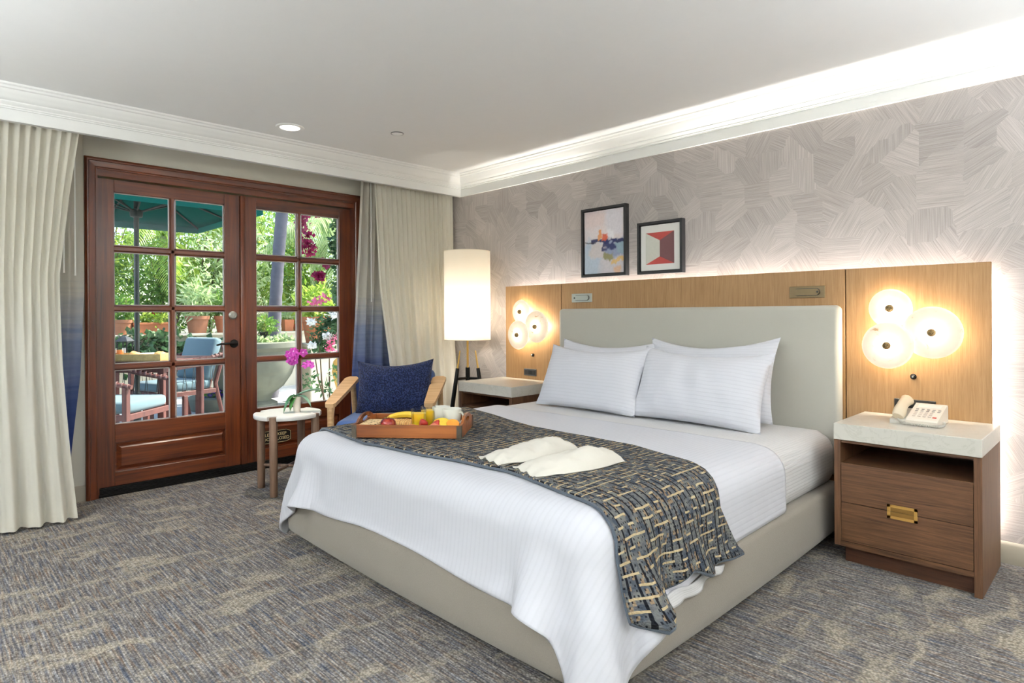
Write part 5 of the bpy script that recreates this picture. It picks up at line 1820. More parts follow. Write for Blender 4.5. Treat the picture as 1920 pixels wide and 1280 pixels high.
# ------------------------------------------------------------------ patio and garden
OUT = lambda d, l, z=0.0: fw * d + rt * l + Vector((0, 0, z))    # d metres along the view axis, l to its right
GZ = -0.03
CONC = plain('patio_concrete', srgb(176, 176, 172), 0.85, var=0.05, vscale=3)
STUCCO = plain('garden_stucco', srgb(198, 188, 164), 0.9, var=0.06, vscale=5, bump=0.2, bscale=60)
TERRA = plain('terracotta', srgb(176, 104, 66), 0.8, var=0.08, vscale=20)
TERRA2 = plain('weathered_terracotta', srgb(156, 104, 76), 0.85, var=0.12, vscale=14)
URN_M = plain('weathered_stone', srgb(104, 107, 94), 0.85, var=0.14, vscale=8)
SOIL = plain('soil', srgb(62, 48, 38), 0.95, var=0.15, vscale=40)
DARKPOT = plain('black_nursery_pot', srgb(30, 32, 36), 0.5, var=0.04)
OCHRE = plain('ochre_glaze', srgb(178, 140, 66), 0.5, var=0.06)
WHITEPOST = plain('white_post', srgb(214, 216, 212), 0.7, var=0.03)
BARK = plain('palm_bark', srgb(92, 90, 98), 0.9, var=0.15, vscale=14, bump=0.4, bscale=30)
TWIG = plain('twig', srgb(92, 76, 56), 0.9, var=0.1)
structure(MB().box(-30, XW - 0.16, -14, 22, GZ - 0.1, GZ).build('ground', CONC, smooth=0))
gw = structure(MB().box(-10.50, -10.20, -10, 20, GZ, 0.86).build('wall_garden', STUCCO, smooth=0))
MB().box(-10.54, -10.16, -10, 20, 0.86, 0.90, 0.008).build('coping', STUCCO, gw, smooth=0)

def leafmat(name, c1, c2, tr=0.5):
    t = NT(name)
    n = t.noise(t.coord(), 9, 3)
    c = t.mix(t.n('MapRange', None, Value=n, i1=0.35, i2=0.65).outputs[0], c1, c2)
    d = t.n('BsdfDiffuse', None, Color=c)
    tl = t.n('BsdfTranslucent', None, Color=c)
    g = t.n('BsdfGlossy', None, Roughness=0.4)
    m1 = t.n('MixShader', None, i0=tr, i1=d.outputs[0], i2=tl.outputs[0])
    return t.end(t.n('MixShader', None, i0=0.04, i1=m1.outputs[0], i2=g.outputs[0]).outputs[0])
LF_BRIGHT = leafmat('leaf_bright', srgb(112, 152, 44), srgb(190, 208, 96))
LF_MID = leafmat('leaf_mid', srgb(66, 112, 42), srgb(128, 164, 72))
LF_DARK = leafmat('leaf_dark', srgb(44, 78, 46), srgb(90, 126, 78), 0.3)
LF_PALE = leafmat('leaf_pale', srgb(158, 186, 130), srgb(206, 218, 170))
MAGENTA = leafmat('bougainvillea_bract', srgb(128, 18, 62), srgb(176, 40, 96), 0.4)
PINK = leafmat('pink_petal', srgb(224, 96, 140), srgb(240, 150, 184), 0.4)
WHITEP = leafmat('white_petal', srgb(236, 236, 230), srgb(250, 250, 246), 0.3)

def leaf_cloud(rng, n, centre, rad, size, aspect=0.4, shell=0.35, droop=0.0):
    """n two-triangle leaves in an ellipsoid; returns verts, faces"""
    d = rng.normal(size=(n, 3))
    d /= np.linalg.norm(d, axis=1)[:, None]
    r = (shell + (1 - shell) * rng.rand(n)) ** 0.6
    lump = 0.75 + 0.35 * np.sin(d[:, 0] * 5 + rng.rand() * 6) * np.sin(d[:, 1] * 4 + 1) + 0.15 * rng.rand(n)
    p = np.array(centre) + d * (r * lump)[:, None] * np.array(rad)
    a = rng.normal(size=(n, 3)) + d * 0.6 - np.array([0, 0, droop])
    a /= np.linalg.norm(a, axis=1)[:, None]
    b = np.cross(a, rng.normal(size=(n, 3)))
    b /= np.linalg.norm(b, axis=1)[:, None] + 1e-9
    L = size * (0.6 + 0.8 * rng.rand(n))[:, None]
    w = L * aspect
    nrm = np.cross(a, b)
    v = np.stack([p, p + a * L * 0.5 + b * w * 0.5 + nrm * L * 0.06, p + a * L, p + a * L * 0.5 - b * w * 0.5 + nrm * L * 0.06], 1)
    f = np.arange(n * 4).reshape(n, 4)
    return v.reshape(-1, 3), f
def foliage(name, mat, parent, rng, blobs, size, aspect=0.4, droop=0.0, label=None):
    V, F = [], []
    off = 0
    for n, c, rad in blobs:
        v, f = leaf_cloud(rng, n, c, rad, size, aspect, droop=droop)
        V.append(v); F.append(f + off)
        off += len(v)
    return np_mesh(name, np.concatenate(V), np.concatenate(F), mat, parent, smooth=False, kind='stuff', label=label)

G_SHRUB = 'shrubs beyond the garden wall'
def shrub(d, l, h, r, mat, label, seed, size=0.11, n=2600, aspect=0.35, z0=GZ, droop=0.0, group=G_SHRUB, cat='shrub', name='shrub', stems=5):
    rng = np.random.RandomState(seed)
    c = OUT(d, l, z0)
    o = thing(name, label, cat, c, 0, group)
    blobs = []
    k = 6
    for i in range(k):
        a = rng.rand() * 6.28
        q = r * 0.55 * math.sqrt(rng.rand())
        blobs.append((n // k, (c.x + q * math.cos(a), c.y + q * math.sin(a), z0 + h * (0.35 + 0.5 * (i + 0.5) / k)), (r * 0.75, r * 0.75, h * 0.26)))
    foliage('foliage', mat, o, rng, blobs, size, aspect, droop)
    m = MB()
    for i in range(stems):
        a = rng.rand() * 6.28
        p0 = c + Vector((0.05 * math.cos(a), 0.05 * math.sin(a), 0))
        p1 = c + Vector((r * 0.35 * math.cos(a), r * 0.35 * math.sin(a), h * 0.5))
        p2 = c + Vector((r * 0.6 * math.cos(a + 0.4), r * 0.6 * math.sin(a + 0.4), h * 0.85))
        m.tube([p0, p1, p2], [0.025, 0.016, 0.006], 6)
    m.build('stems', TWIG, o)
    return o
sh = [
 (9.9, -6.9, 3.3, 1.0, LF_BRIGHT, 'bright green shrub beyond the wall, the first from the left edge of the glass'),
 (10.3, -5.9, 2.7, 0.9, LF_MID, 'mid green shrub behind the long terracotta trough'),
 (11.0, -5.5, 3.6, 1.1, LF_BRIGHT, 'tall bright green shrub behind the umbrella pole'),
 (10.6, -4.9, 3.0, 0.9, LF_PALE, 'pale airy shrub behind the large ledge pot'),
 (11.6, -4.4, 3.9, 1.1, LF_MID, 'tall mid green shrub behind the left door latch stile'),
 (11.9, -3.9, 2.9, 0.9, LF_BRIGHT, 'bright green shrub just left of the palm trunk'),
 (13.2, -3.1, 2.3, 0.8, LF_PALE, 'pale shrub low behind the palm trunk'),
 (12.2, -2.9, 3.9, 0.9, LF_BRIGHT, 'tall bright shrub right of the palm trunk'),
 (11.6, -2.2, 3.7, 1.0, LF_DARK, 'dark green shrub at the right end of the garden'),
 (15.0, -7.6, 5.2, 1.7, LF_MID, 'far mid green tree behind the left shrubs'),
 (15.5, -5.8, 5.0, 1.6, LF_BRIGHT, 'far bright tree behind the umbrella'),
]
for i, (d, l, h, r, mt, lab) in enumerate(sh):
    shrub(d, l, h, r, mt, lab, 100 + i, 0.15 if d > 14 else 0.12, 2800 if d < 14 else 3000, 0.30)

# ivy hanging over the garden wall
rng = np.random.RandomState(77)
iv = thing('ivy', 'dark green ivy spilling down the front of the garden wall', 'ivy', (-10.1, 1.0, 0.4))
foliage('foliage', LF_DARK, iv, rng, [(420, (-10.12, y, 0.60 + 0.1 * math.sin(y * 3)), (0.12, 0.55, 0.28)) for y in np.arange(-2.4, 3.4, 0.62)], 0.10, 0.75)
MB().tube([(-10.18, -2.5, 0.15), (-10.18, -0.5, 0.5), (-10.18, 1.4, 0.55), (-10.18, 3.2, 0.3)], 0.012, 6).build('stem', TWIG, iv)

# palms: fronds of separate leaflets
def frond_mesh(L_, leaflets, ll, droop, seed, lw=0.022):
    rng = random.Random(seed)
    m = MB()
    pts = []
    for k in range(14):
        u = k / 13
        pts.append(Vector((L_ * (u - 0.12 * u * u), 0, L_ * (0.55 * u - droop * u * u))))
    m.tube(pts, [0.014 * (1 - 0.8 * k / 13) for k in range(14)], 5)
    bm = m.bm
    for k in range(leaflets):
        u = 0.16 + 0.84 * k / leaflets
        x = u * 13
        i = min(12, int(x))
        p = pts[i].lerp(pts[i + 1], x - i)
        tdir = (pts[i + 1] - pts[i]).normalized()
        for s in (-1, 1):
            l_ = ll * math.sin(PI * (0.15 + 0.8 * u)) * rng.uniform(0.85, 1.1)
            dr = (Vector((0, s, 0)) * 0.75 + tdir * 0.55 + Vector((0, 0, -0.25 - 0.3 * u))).normalized()
            wdt = tdir * lw
            mid = p + dr * l_ * 0.55
            tip = p + dr * l_ + Vector((0, 0, -0.22 * l_))
            vs = [bm.verts.new(q) for q in (p - wdt * 0.3, mid - wdt * 0.5, tip, mid + wdt * 0.5, p + wdt * 0.3)]
            bm.faces.new(vs)
    return m
def palm(d, l, h, lean, r0, label, nfr, L_, ll, droop, seed, mat, trunk=True):
    rng = random.Random(seed)
    c = OUT(d, l, GZ)
    o = thing('palm', label, 'palm', c, 0)
    top = c + rt * lean + Vector((0, 0, h))
    if trunk:
        pts, rad = [], []
        n_ = 44
        for k in range(n_ + 1):
            u = k / n_
            p = c.lerp(top, u) + rt * (-0.05 * math.sin(u * PI))
            pts.append(p)
            rad.append(r0 * (1.25 - 0.25 * min(1, u * 3)) * (1.0 + (0.05 if k % 2 else -0.02)))
        MB().tube(pts, rad, 16).build('trunk', BARK, o, smooth=60)
    protos = [frond_mesh(L_, 34, ll, droop * f, seed + i).build('frond', mat, o, smooth=0) for i, f in enumerate((0.75, 1.0, 1.3))]
    fr_list = protos + []
    for k in range(nfr):
        if k < 3:
            q = protos[k]
        else:
            q = protos[k % 3].copy()
            COL.objects.link(q)
        a = 2 * PI * k * 0.381966 + rng.uniform(-0.2, 0.2)
        tilt = R(rng.uniform(-25, 55))
        s_ = rng.uniform(0.8, 1.15)
        q.matrix_parent_inverse = Matrix.Identity(4)
        q.matrix_basis = (Matrix.Translation(top - c) @ Matrix.Rotation(a, 4, 'Z') @ Matrix.Rotation(tilt, 4, 'Y') @ Matrix.Scale(s_, 4))
    return o
palm(9.0, -3.54, 4.6, 0.38, 0.085, 'tall palm with a ringed grey trunk behind the stone urn', 26, 2.1, 0.55, 0.75, 5, LF_MID)
palm(10.8, -6.2, 2.6, 0.1, 0.07, 'smaller palm with arching fronds behind the umbrella', 22, 1.9, 0.45, 0.7, 6, LF_BRIGHT)
palm(11.2, -3.0, 2.9, 0.0, 0.07, 'pale palm with drooping fronds right of the tall trunk', 22, 1.8, 0.5, 0.95, 7, LF_PALE)
palm(11.7, -4.9, 1.9, 0.0, 0.07, 'low palm with arching fronds behind the left door', 20, 1.7, 0.45, 0.7, 8, LF_BRIGHT)

# pots on the ledge
def rpot(d, l, z, r, h, mat, label, plant=None, seed=0, name='terracotta_pot', cat='pot', group=None):
    c = OUT(d, l, z)
    o = thing(name, label, cat, c, 0, group)
    MB().lathe([(0, 0), (r * 0.70, 0), (r * 0.92, h * 0.78), (r, h * 0.80), (r * 1.02, h), (r * 0.92, h), (r * 0.86, h * 0.82), (0, h * 0.84)], c, 28).build('pot', mat, o, smooth=40)
    MB().lathe([(0, h * 0.86), (r * 0.88, h * 0.85), (0, h * 0.851)], c, 20).build('soil', SOIL, o)
    if plant:
        mt, hh, n, size, asp = plant
        foliage('foliage', mt, o, np.random.RandomState(seed), [(n, (c.x, c.y, z + h + hh * 0.42), (r * 1.25, r * 1.25, hh * 0.55))], size, asp)
    return o
def on_ledge(px_l_over_d):
    # distance along the axis at which the ledge centre (X = -10.35) is met for a given l/d
    return 10.35 / (0.7132 - 0.7010 * px_l_over_d)
def ledge(u):
    k = (u)
    d = on_ledge(k)
    return d, d * k
GP = 'pots along the garden wall'
d, l = ledge(-0.636); rpot(d, l, 0.90, 0.145, 0.22, TERRA2, 'weathered terracotta pot at the left end of the ledge', (LF_MID, 0.35, 260, 0.10, 0.4), 1, group=GP)
d, l = ledge(-0.585)
c = OUT(d, l, 0.90)
o = thing('terracotta_trough', 'long low terracotta trough on the garden wall', 'planter', c, 0, GP)
MB().box(c.x - 0.09, c.x + 0.09, c.y - 0.27, c.y + 0.27, 0.90, 1.06, 0.01).build('trough', TERRA, o, smooth=0)
MB().box(c.x - 0.10, c.x + 0.10, c.y - 0.28, c.y + 0.28, 1.04, 1.075, 0.006).build('rim', TERRA, o, smooth=0)
foliage('foliage', LF_BRIGHT, o, np.random.RandomState(3), [(260, (c.x, c.y, 1.15), (0.14, 0.28, 0.14))], 0.09, 0.35)
foliage('blossom', leafmat('red_petal', srgb(196, 30, 36), srgb(226, 60, 60), 0.3), o, np.random.RandomState(4), [(60, (c.x, c.y + 0.02, 1.26), (0.07, 0.12, 0.04))], 0.05, 0.8)
d, l = ledge(-0.5125); rpot(d, l, 0.90, 0.175, 0.27, TERRA2, 'large weathered terracotta pot above the garden chair', (LF_PALE, 0.6, 300, 0.18, 0.16), 2, group=GP)
d, l = ledge(-0.468); rpot(d, l, 0.90, 0.16, 0.27, TERRA, 'terracotta pot at the right edge of the left door glass', (LF_MID, 0.4, 220, 0.12, 0.3), 3, group=GP)
d, l = ledge(-0.366)
c = OUT(d, l, 0.90)
o = thing('square_pot', 'square terracotta pot on the ledge right of the palm trunk', 'pot', c, 0, GP)
MB().prism([(-0.07, -0.07), (0.07, -0.07), (0.07, 0.07), (-0.07, 0.07)], lambda a, b: (c.x + a, c.y + b, 0.90), lambda a, b: (c.x + a * 1.2, c.y + b * 1.2, 1.10)).build('pot', TERRA, o, smooth=0)
foliage('foliage', LF_PALE, o, np.random.RandomState(8), [(120, (c.x, c.y, 1.20), (0.12, 0.12, 0.12))], 0.08, 0.5)
d, l = ledge(-0.348); rpot(d, l, 0.90, 0.11, 0.18, TERRA, 'small round terracotta pot beside the square pot', (LF_BRIGHT, 0.2, 100, 0.07, 0.5), 9, group=GP)

# big stone urn
c = OUT(8.1, -3.44, GZ)
urn = thing('stone_urn', 'large weathered stone urn outside the right door', 'urn', c)
MB().lathe([(0, 0), (0.32, 0), (0.32, 0.05), (0.24, 0.09), (0.26, 0.16), (0.40, 0.27), (0.50, 0.42), (0.555, 0.58), (0.565, 0.74), (0.595, 0.76), (0.625, 0.79), (0.625, 0.85), (0.60, 0.865), (0.55, 0.86), (0.54, 0.80), (0, 0.79)], c, 56).build('bowl', URN_M, urn, smooth=40)
MB().lathe([(0, 0.83), (0.54, 0.81), (0, 0.811)], c, 24).build('soil', SOIL, urn)
foliage('succulents', LF_PALE, urn, np.random.RandomState(11), [(60, (c.x + rt.x * s + fw.x * q, c.y + rt.y * s + fw.y * q, c.z + 0.87), (0.10, 0.10, 0.045)) for s, q in ((0.10, -0.44), (0.25, -0.38), (0.36, -0.3), (0.44, -0.15), (0.46, 0.02), (0.2, -0.2), (0.3, 0.1))], 0.07, 0.6)
cc = c + rt * 0.26 + fw * (-0.20)
o = thing('nursery_pot', 'black nursery pot with a small green bush standing in the stone urn', 'pot', (cc.x, cc.y, c.z + 0.82))
MB().lathe([(0, 0), (0.050, 0), (0.066, 0.15), (0.071, 0.155), (0.071, 0.17), (0.062, 0.17), (0, 0.15)], (cc.x, cc.y, c.z + 0.82), 24).build('pot', DARKPOT, o, smooth=40)
foliage('foliage', LF_MID, o, np.random.RandomState(12), [(520, (cc.x, cc.y, c.z + 1.08), (0.15, 0.15, 0.13))], 0.045, 0.45)

# terracotta pot on a pedestal, flowering bush, white post, ochre jar
c = OUT(8.5, -2.70, GZ)
o = thing('pedestal', 'stone pedestal under the big terracotta pot', 'pedestal', c)
MB().box(c.x - 0.20, c.x + 0.20, c.y - 0.20, c.y + 0.20, GZ, 0.74, 0.012).build('shaft', STUCCO, o, smooth=0)
MB().box(c.x - 0.23, c.x + 0.23, c.y - 0.23, c.y + 0.23, 0.74, 0.79, 0.008).build('cap', STUCCO, o, smooth=0)
rpot(8.5, -2.70, 0.79, 0.21, 0.36, TERRA, 'big terracotta pot on a pedestal behind the flowers', (LF_BRIGHT, 0.5, 400, 0.11, 0.4), 21)
c = OUT(7.5, -2.22, GZ)
o = thing('flowering_bush', 'flowering bush with white and pink blooms outside the right door', 'bush', c)
foliage('foliage', LF_DARK, o, np.random.RandomState(31), [(700, (c.x, c.y, 0.98), (0.28, 0.28, 0.22)), (400, (c.x + rt.x * 0.12, c.y + rt.y * 0.12, 1.15), (0.18, 0.18, 0.14)), (300, (c.x + rt.x * -0.12, c.y + rt.y * -0.12, 0.80), (0.16, 0.16, 0.10))], 0.055, 0.5)
foliage('white_blossom', WHITEP, o, np.random.RandomState(32), [(70, tuple(c + rt * a - fw * 0.2 + Vector((0, 0, z))), (0.05, 0.05, 0.035)) for a, z in ((-0.17, 1.12), (-0.16, 0.84), (0.02, 0.95), (0.10, 1.20))], 0.035, 0.8)
foliage('pink_blossom', PINK, o, np.random.RandomState(33), [(26, tuple(c + rt * a - fw * 0.22 + Vector((0, 0, z))), (0.05, 0.05, 0.04)) for a, z in ((0.06, 0.88), (0.12, 0.94), (0.10, 0.76), (0.05, 0.80))], 0.035, 0.8)
m = MB()
for a, b in ((-0.2, 0.1), (0.0, -0.05), (0.14, 0.05), (-0.08, -0.12)):
    p0 = c + rt * (a * 0.3) + fw * b
    m.tube([p0, p0 + rt * a * 0.6 + Vector((0, 0, 0.4)), p0 + rt * a + Vector((0, 0, 0.95))], [0.012, 0.010, 0.005], 6)
m.build('stems', TWIG, o)
foliage('low_leaves', LF_DARK, o, np.random.RandomState(34), [(40, tuple(c + rt * a - fw * 0.05 + Vector((0, 0, z))), (0.12, 0.12, 0.10)) for a, z in ((-0.25, 0.42), (-0.05, 0.30), (0.12, 0.48))], 0.07, 0.5)
c = OUT(8.9, -2.72, GZ)
o = MB().box(c.x - 0.05, c.x + 0.05, c.y - 0.05, c.y + 0.05, GZ, 0.66, 0.004).build('white_post', WHITEPOST, None, smooth=0)
o['label'], o['category'] = 'short white post left of the ochre jar outside the right door', 'post'
c = OUT(8.6, -2.46, GZ)
o = MB().lathe([(0, 0), (0.08, 0), (0.12, 0.18), (0.165, 0.42), (0.15, 0.56), (0.11, 0.62), (0.125, 0.65), (0.10, 0.65), (0.09, 0.60), (0, 0.58)], c, 32).build('ochre_jar', OCHRE, None, smooth=50)
o['label'], o['category'] = 'ochre glazed jar outside at the right edge of the glass', 'jar'

# bougainvillea climbing at the right
c = OUT(7.4, -1.95, GZ)
o = thing('bougainvillea', 'bougainvillea with magenta clusters at the upper right of the right door', 'climber', c)
vp = [c, c + Vector((0, 0, 1.0)) + rt * 0.02, c + Vector((0, 0, 1.9)) + rt * -0.05, c + Vector((0, 0, 2.7)) + rt * -0.25, c + Vector((0, 0, 3.0)) + rt * -0.6]
MB().tube(vp, [0.03, 0.025, 0.02, 0.014, 0.008], 8).build('stem', TWIG, o)
foliage('foliage', LF_DARK, o, np.random.RandomState(41), [(260, tuple(c + rt * a + Vector((0, 0, z))), (0.20, 0.16, 0.22)) for a, z in ((-0.06, 1.45), (-0.02, 1.75), (-0.10, 2.05), (-0.05, 2.35), (-0.22, 2.6), (-0.5, 2.75), (0.1, 2.0), (0.1, 2.6))], 0.075, 0.6)
foliage('bracts', MAGENTA, o, np.random.RandomState(42), [(n_, tuple(c + rt * a + fw * -0.15 + Vector((0, 0, z))), (rr_, rr_, rz)) for n_, a, z, rr_, rz in
        ((120, -0.50, 2.20, 0.09, 0.16), (120, -0.46, 2.00, 0.10, 0.10), (90, -0.52, 2.38, 0.07, 0.12), (60, -0.30, 2.42, 0.07, 0.06), (80, -0.33, 1.66, 0.07, 0.06), (50, -0.24, 1.82, 0.05, 0.05))], 0.05, 0.85)
foliage('pink_blossom', PINK, o, np.random.RandomState(43), [(26, tuple(c + rt * a + fw * -0.15 + Vector((0, 0, z))), (0.07, 0.06, 0.05)) for a, z in ((-0.34, 1.36), (-0.26, 1.40), (-0.38, 1.32))], 0.045, 0.85)

# market umbrella
UMB = translucent('umbrella_canvas', srgb(16, 84, 76), 0.22)
GREENPOLE = plain('green_pole', srgb(20, 32, 29), 0.5, var=0.05)
c = OUT(6.3, -3.85, GZ)
um = thing('patio_umbrella', 'dark green market umbrella open over the patio table', 'umbrella', c)
MB().tube([c, c + Vector((0, 0, 2.64))], 0.024, 14).build('pole', GREENPOLE, um)
MB().lathe([(0, 0), (0.24, 0), (0.24, 0.04), (0.06, 0.08), (0.035, 0.10), (0.035, 0.42), (0, 0.42)], c, 28).build('base', GREENPOLE, um, smooth=40)
MB().tube([c + Vector((0, 0, 0.34)), c + Vector((0, 0, 0.34)) - fw * 0.075], 0.010, 8).build('clamp_knob', GREENPOLE, um)
ZR, ZA, RU = 2.29, 2.65, 0.98
rim_ = [c + Vector((RU * a, RU * b - 0.08, ZR)) for a, b in ((1, 1), (0, 1), (-1, 1), (-1, 0), (-1, -1), (0, -1), (1, -1), (1, 0))]
apex = c + Vector((0, 0, ZA))
for k in range(8):
    p0, p1 = rim_[k], rim_[(k + 1) % 8]
    m = MB()
    def fn(a, b, p0=p0, p1=p1):
        e = p0.lerp(p1, a)
        p = apex.lerp(e, 0.04 + 0.96 * b)
        return tuple(p + Vector((0, 0, -0.05 * math.sin(PI * b) * math.sin(PI * a))))
    m.grid(fn, 7, 9)
    pn = m.build('canopy_panel', UMB, um, smooth=60)
    md = pn.modifiers.new('solid', 'SOLIDIFY'); md.thickness = 0.004
    v0 = MB().grid(lambda a, b: tuple(p0.lerp(p1, a) + Vector((0, 0, -0.07 * b))), 3, 2).build('valance', UMB, pn, smooth=0)
    MB().tube([apex + Vector((0, 0, -0.05)), rim_[k] + Vector((0, 0, -0.012))], 0.009, 6).build('rib', GREENPOLE, um)
    MB().tube([c + Vector((0, 0, 2.26)), apex.lerp(rim_[k], 0.5) + Vector((0, 0, -0.02))], 0.008, 6).build('strut', GREENPOLE, um)
MB().lathe([(0.024, 2.21), (0.055, 2.22), (0.060, 2.26), (0.055, 2.29), (0.024, 2.30)], c, 20).build('runner', GREENPOLE, um, smooth=40)
MB().lathe([(0, 2.62), (0.03, 2.62), (0.045, 2.68), (0.02, 2.74), (0, 2.75)], c, 16).build('finial', GREENPOLE, um, smooth=40)

# patio table
c = OUT(6.3, -3.85, GZ)
prot = math.atan2(rt.y, rt.x)
tb = thing('patio_table', 'dark wooden patio table around the umbrella pole', 'table', (c.x, c.y, GZ), prot)
for k in range(7):
    y0 = -0.45 + k * 0.1286
    if k == 3:
        MB().box(-0.55, -0.03, y0, y0 + 0.122, 0.735, 0.765, 0.003).build('slat', PATIO_WOOD, tb, True, smooth=0)
        MB().box(0.03, 0.55, y0, y0 + 0.122, 0.735, 0.765, 0.003).build('slat', PATIO_WOOD, tb, True, smooth=0)
    else:
        MB().box(-0.55, 0.55, y0, y0 + 0.122, 0.735, 0.765, 0.003).build('slat', PATIO_WOOD, tb, True, smooth=0)
for sx in (-1, 1):
    for sy in (-1, 1):
        MB().box(sx * 0.46 - 0.03, sx * 0.46 + 0.03, sy * 0.36 - 0.03, sy * 0.36 + 0.03, 0, 0.735, 0.004).build('leg', PATIO_WOOD, tb, True, smooth=0)
for s in (-1, 1):
    MB().box(-0.46, 0.46, s * 0.37 - 0.012, s * 0.37 + 0.012, 0.655, 0.735, 0.003).build('apron', PATIO_WOOD, tb, True, smooth=0)
    MB().box(s * 0.47 - 0.012, s * 0.47 + 0.012, -0.36, 0.36, 0.655, 0.735, 0.003).build('apron', PATIO_WOOD, tb, True, smooth=0)

tp = OUT(5.98, -3.62, GZ + 0.767)
ot = thing('serving_tray', 'light wooden serving tray of food on the patio table', 'tray', tp, prot)
MB().box(-0.26, 0.26, -0.12, 0.12, 0.0, 0.010).build('tray_floor', PATIO_TRAY, ot, True, smooth=0)
for y in (-0.12, 0.11):
    MB().box(-0.26, 0.26, y, y + 0.010, 0.0, 0.070, 0.002).build('side', PATIO_TRAY, ot, True, smooth=0)
for x in (-0.26, 0.25):
    MB().box(x, x + 0.010, -0.11, 0.11, 0.0, 0.075, 0.002).build('end', PATIO_TRAY, ot, True, smooth=0)
def on_ot(x, y, z=0.0):
    return tp + rt * x + fw * y + Vector((0, 0, z))
c = on_ot(-0.22, 0.02, 0.011)
o = thing('juice_glass', 'glass of orange juice on the patio serving tray', 'glass', c)
MB().lathe([(0, 0), (0.034, 0), (0.040, 0.11), (0.038, 0.11), (0.033, 0.005), (0, 0.005)], c, 20).build('tumbler', TUMBLER, o, smooth=40)
MB().lathe([(0, 0.006), (0.032, 0.006), (0.037, 0.095), (0, 0.095)], c, 20).build('juice', plain('peach_juice', srgb(246, 150, 80), 0.3), o, smooth=40)
for k, (x, y, lab) in enumerate(((-0.08, 0.03, 'golden bread roll on the patio tray, beside its juice'), (-0.03, -0.03, 'golden bread roll in the middle of the patio tray'), (0.17, 0.02, 'golden bread roll at the right end of the patio tray'), (0.21, -0.02, 'small golden bread roll in the right corner of the patio tray'))):
    q = on_ot(x, y, 0.012)
    m = MB().lathe([(0, 0), (0.035, 0.004), (0.052, 0.030), (0.045, 0.058), (0.020, 0.075), (0, 0.078)], n=18)
    for v in m.bm.verts:
        v.co *= 1 + 0.12 * mnoise.noise(v.co * 30 + Vector((k * 7, 0, 0)))
    o = m.build('bread_roll', TOAST, None, smooth=60)
    o.location = q
    o['label'], o['category'], o['group'] = lab, 'bread', 'bread rolls on the patio tray'
c = on_ot(0.07, 0.0, 0.011)
o = MB().box(-0.06, 0.06, -0.05, 0.05, 0, 0.065, 0.012, 2).build('folded_napkin', WHITE_STONE, None)
o.location = c
o.rotation_euler = (0, 0, prot + 0.3)
o['label'], o['category'] = 'white folded napkin on the patio serving tray', 'napkin'
c = OUT(6.45, -4.07, GZ + 0.767)
o = thing('lantern', 'dark metal lantern on the patio table', 'lantern', c, prot)
MB().box(-0.055, 0.055, -0.055, 0.055, 0, 0.02, 0.003).build('lantern_base', BLACKMETAL, o, True, smooth=0)
for sx in (-1, 1):
    for sy in (-1, 1):
        MB().box(sx * 0.05 - 0.005, sx * 0.05 + 0.005, sy * 0.05 - 0.005, sy * 0.05 + 0.005, 0.02, 0.17).build('post', BLACKMETAL, o, True, smooth=0)
MB().lathe([(0.088, 0.168), (0.09, 0.175), (0.05, 0.21), (0.012, 0.23), (0, 0.23), (0, 0.168)], n=4, mat=Matrix.Rotation(PI / 4, 3, 'Z')).build('roof', DARKGREY, o, True, smooth=0)
MB().lathe([(0, 0.02), (0.022, 0.02), (0.022, 0.10), (0, 0.102)], n=16).build('candle', POT, o, True, smooth=40)

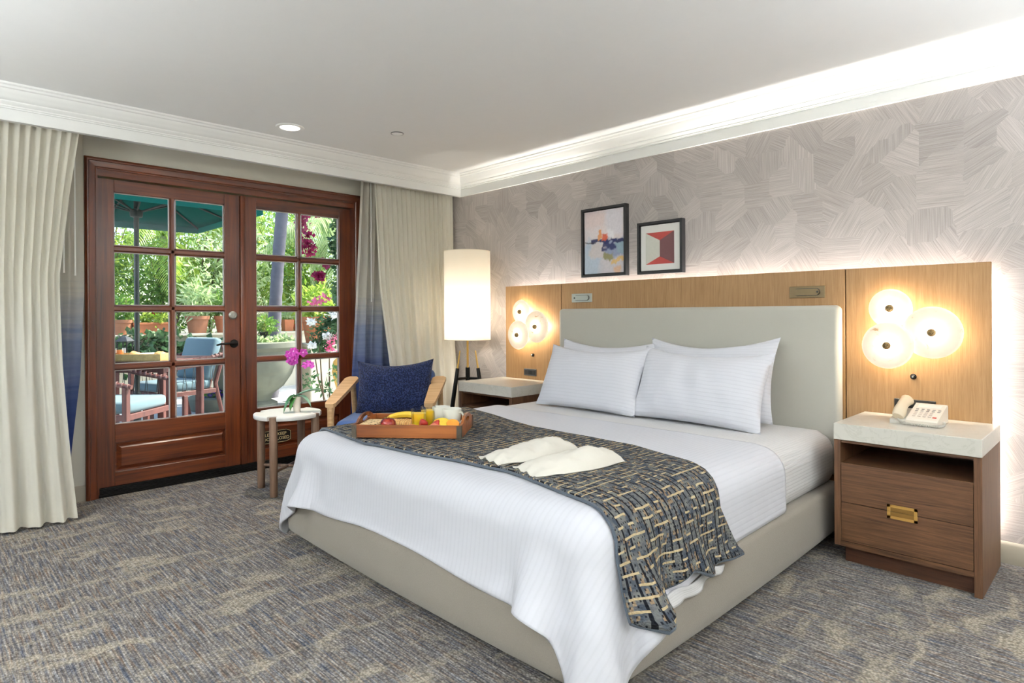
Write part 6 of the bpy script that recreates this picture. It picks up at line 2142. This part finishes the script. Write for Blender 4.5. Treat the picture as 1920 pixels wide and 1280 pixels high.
# garden chairs
ROPE = plain('rope', srgb(112, 84, 80), 0.9, var=0.12, vscale=60)
CORDM = plain('chair_cord', srgb(58, 62, 60), 0.9, var=0.1)
def garden_chair(loc, rotz, label):
    o = thing('garden_chair', label, 'chair', loc, rotz, 'rope and wood garden chairs')
    w, dpt = 0.31, 0.30
    for sx in (-1, 1):
        MB().box(sx * w - 0.028, sx * w + 0.028, -dpt - 0.02, -dpt + 0.02, 0, 0.60, 0.004).build('leg', PATIO_WOOD, o, True, smooth=0)
        MB().tube([(sx * w, dpt + 0.10, 0.0), (sx * w, dpt, 0.42), (sx * w, dpt + 0.12, 0.78)], [0.022, 0.024, 0.020], 8).build('leg', PATIO_WOOD, o, True)
        MB().box(sx * w - 0.018, sx * w + 0.018, -dpt, dpt, 0.315, 0.365, 0.004).build('side_rail', PATIO_WOOD, o, True, smooth=0)
        MB().box(sx * w - 0.02, sx * w + 0.02, -0.10, -0.05, 0.0, 0.32, 0.004).build('spindle', PATIO_WOOD, o, True, smooth=0)
        MB().box(sx * w - 0.02, sx * w + 0.02, 0.06, 0.11, 0.0, 0.32, 0.004).build('spindle', PATIO_WOOD, o, True, smooth=0)
        arm_ = MB().tube([(sx * w, -dpt - 0.05, 0.60), (sx * w, 0.0, 0.66), (sx * w, dpt + 0.12, 0.76)], 0.019, 10).build('armrest', PATIO_WOOD, o, True)
        m = MB()
        for k in range(16):
            u = k / 15
            y = -dpt - 0.02 + u * (2 * dpt + 0.12)
            z = 0.605 + 0.155 * u
            m.lathe([(0.019, -0.011), (0.0245, -0.006), (0.0245, 0.006), (0.019, 0.011)], (sx * w, y, z), 10, Matrix.Rotation(R(90 - 13), 3, 'X'), True)
        rw = m.build('rope_wrap', ROPE, arm_, True, smooth=40)
        rw['kind'] = 'stuff'
        m = MB()
        for k in range(11):
            y = -dpt + 0.03 + k * 0.055
            z = 0.60 + 0.155 * (y + dpt + 0.05) / 0.75
            m.tube([(sx * w, y, 0.36), (sx * w, y + (0.03 if k % 2 else -0.03), z)], 0.003, 5)
        cw = m.build('side_cords', CORDM, o, True, smooth=0)
        cw['kind'] = 'stuff'
    MB().box(-w, w, -dpt - 0.015, -dpt + 0.015, 0.315, 0.365, 0.004).build('front_rail', PATIO_WOOD, o, True, smooth=0)
    MB().box(-w, w, dpt - 0.02, dpt + 0.02, 0.315, 0.365, 0.004).build('back_rail', PATIO_WOOD, o, True, smooth=0)
    MB().box(-w + 0.035, w - 0.035, -dpt + 0.0, dpt - 0.02, 0.366, 0.47, 0.035, 3).build('seat_cushion', TEAL_CUSHION, o, True, smooth=60)
    Mc = Matrix.Translation((0, dpt - 0.06, 0.46)) @ Matrix.Rotation(R(-16), 4, 'X')
    MB().box(-w + 0.03, w - 0.03, -0.05, 0.06, 0, 0.50, 0.04, 3, Mc).build('back_cushion', TEAL_CUSHION, o, True, smooth=60)
    for k in range(4):
        x = -0.2 + k * 0.133
        MB().tube([(x, dpt, 0.36), (x, dpt + 0.14, 0.86)], 0.014, 6).build('back_slat', PATIO_WOOD, o, True)
    MB().tube([(-w, dpt + 0.12, 0.78), (-w + 0.08, dpt + 0.15, 0.87), (w - 0.08, dpt + 0.15, 0.87), (w, dpt + 0.12, 0.78)], 0.019, 8).build('top_rail', PATIO_WOOD, o, True)
    return o
c = OUT(7.0, -3.86, GZ)
gc = garden_chair(c, prot - R(28), 'garden chair with pale teal cushions right of the patio table')
c = OUT(5.5, -3.55, GZ)
dup(gc, c, prot + R(88), 'garden chair in front of the patio table, seen from its side')
c = OUT(8.0, -3.75, GZ)
o = thing('patio_pouf', 'low round stone planter with purple flowers behind the right garden chair', 'planter', c)
MB().lathe([(0, 0), (0.40, 0), (0.44, 0.10), (0.44, 0.16), (0.40, 0.17), (0, 0.15)], c, 36).build('bowl', URN_M, o, smooth=40)
foliage('blossom', leafmat('purple_petal', srgb(62, 40, 140), srgb(96, 70, 180), 0.3), o, np.random.RandomState(61), [(420, (c.x, c.y, c.z + 0.20), (0.34, 0.34, 0.07))], 0.05, 0.7)
foliage('foliage', LF_MID, o, np.random.RandomState(62), [(200, (c.x, c.y, c.z + 0.17), (0.38, 0.38, 0.05))], 0.06, 0.5)
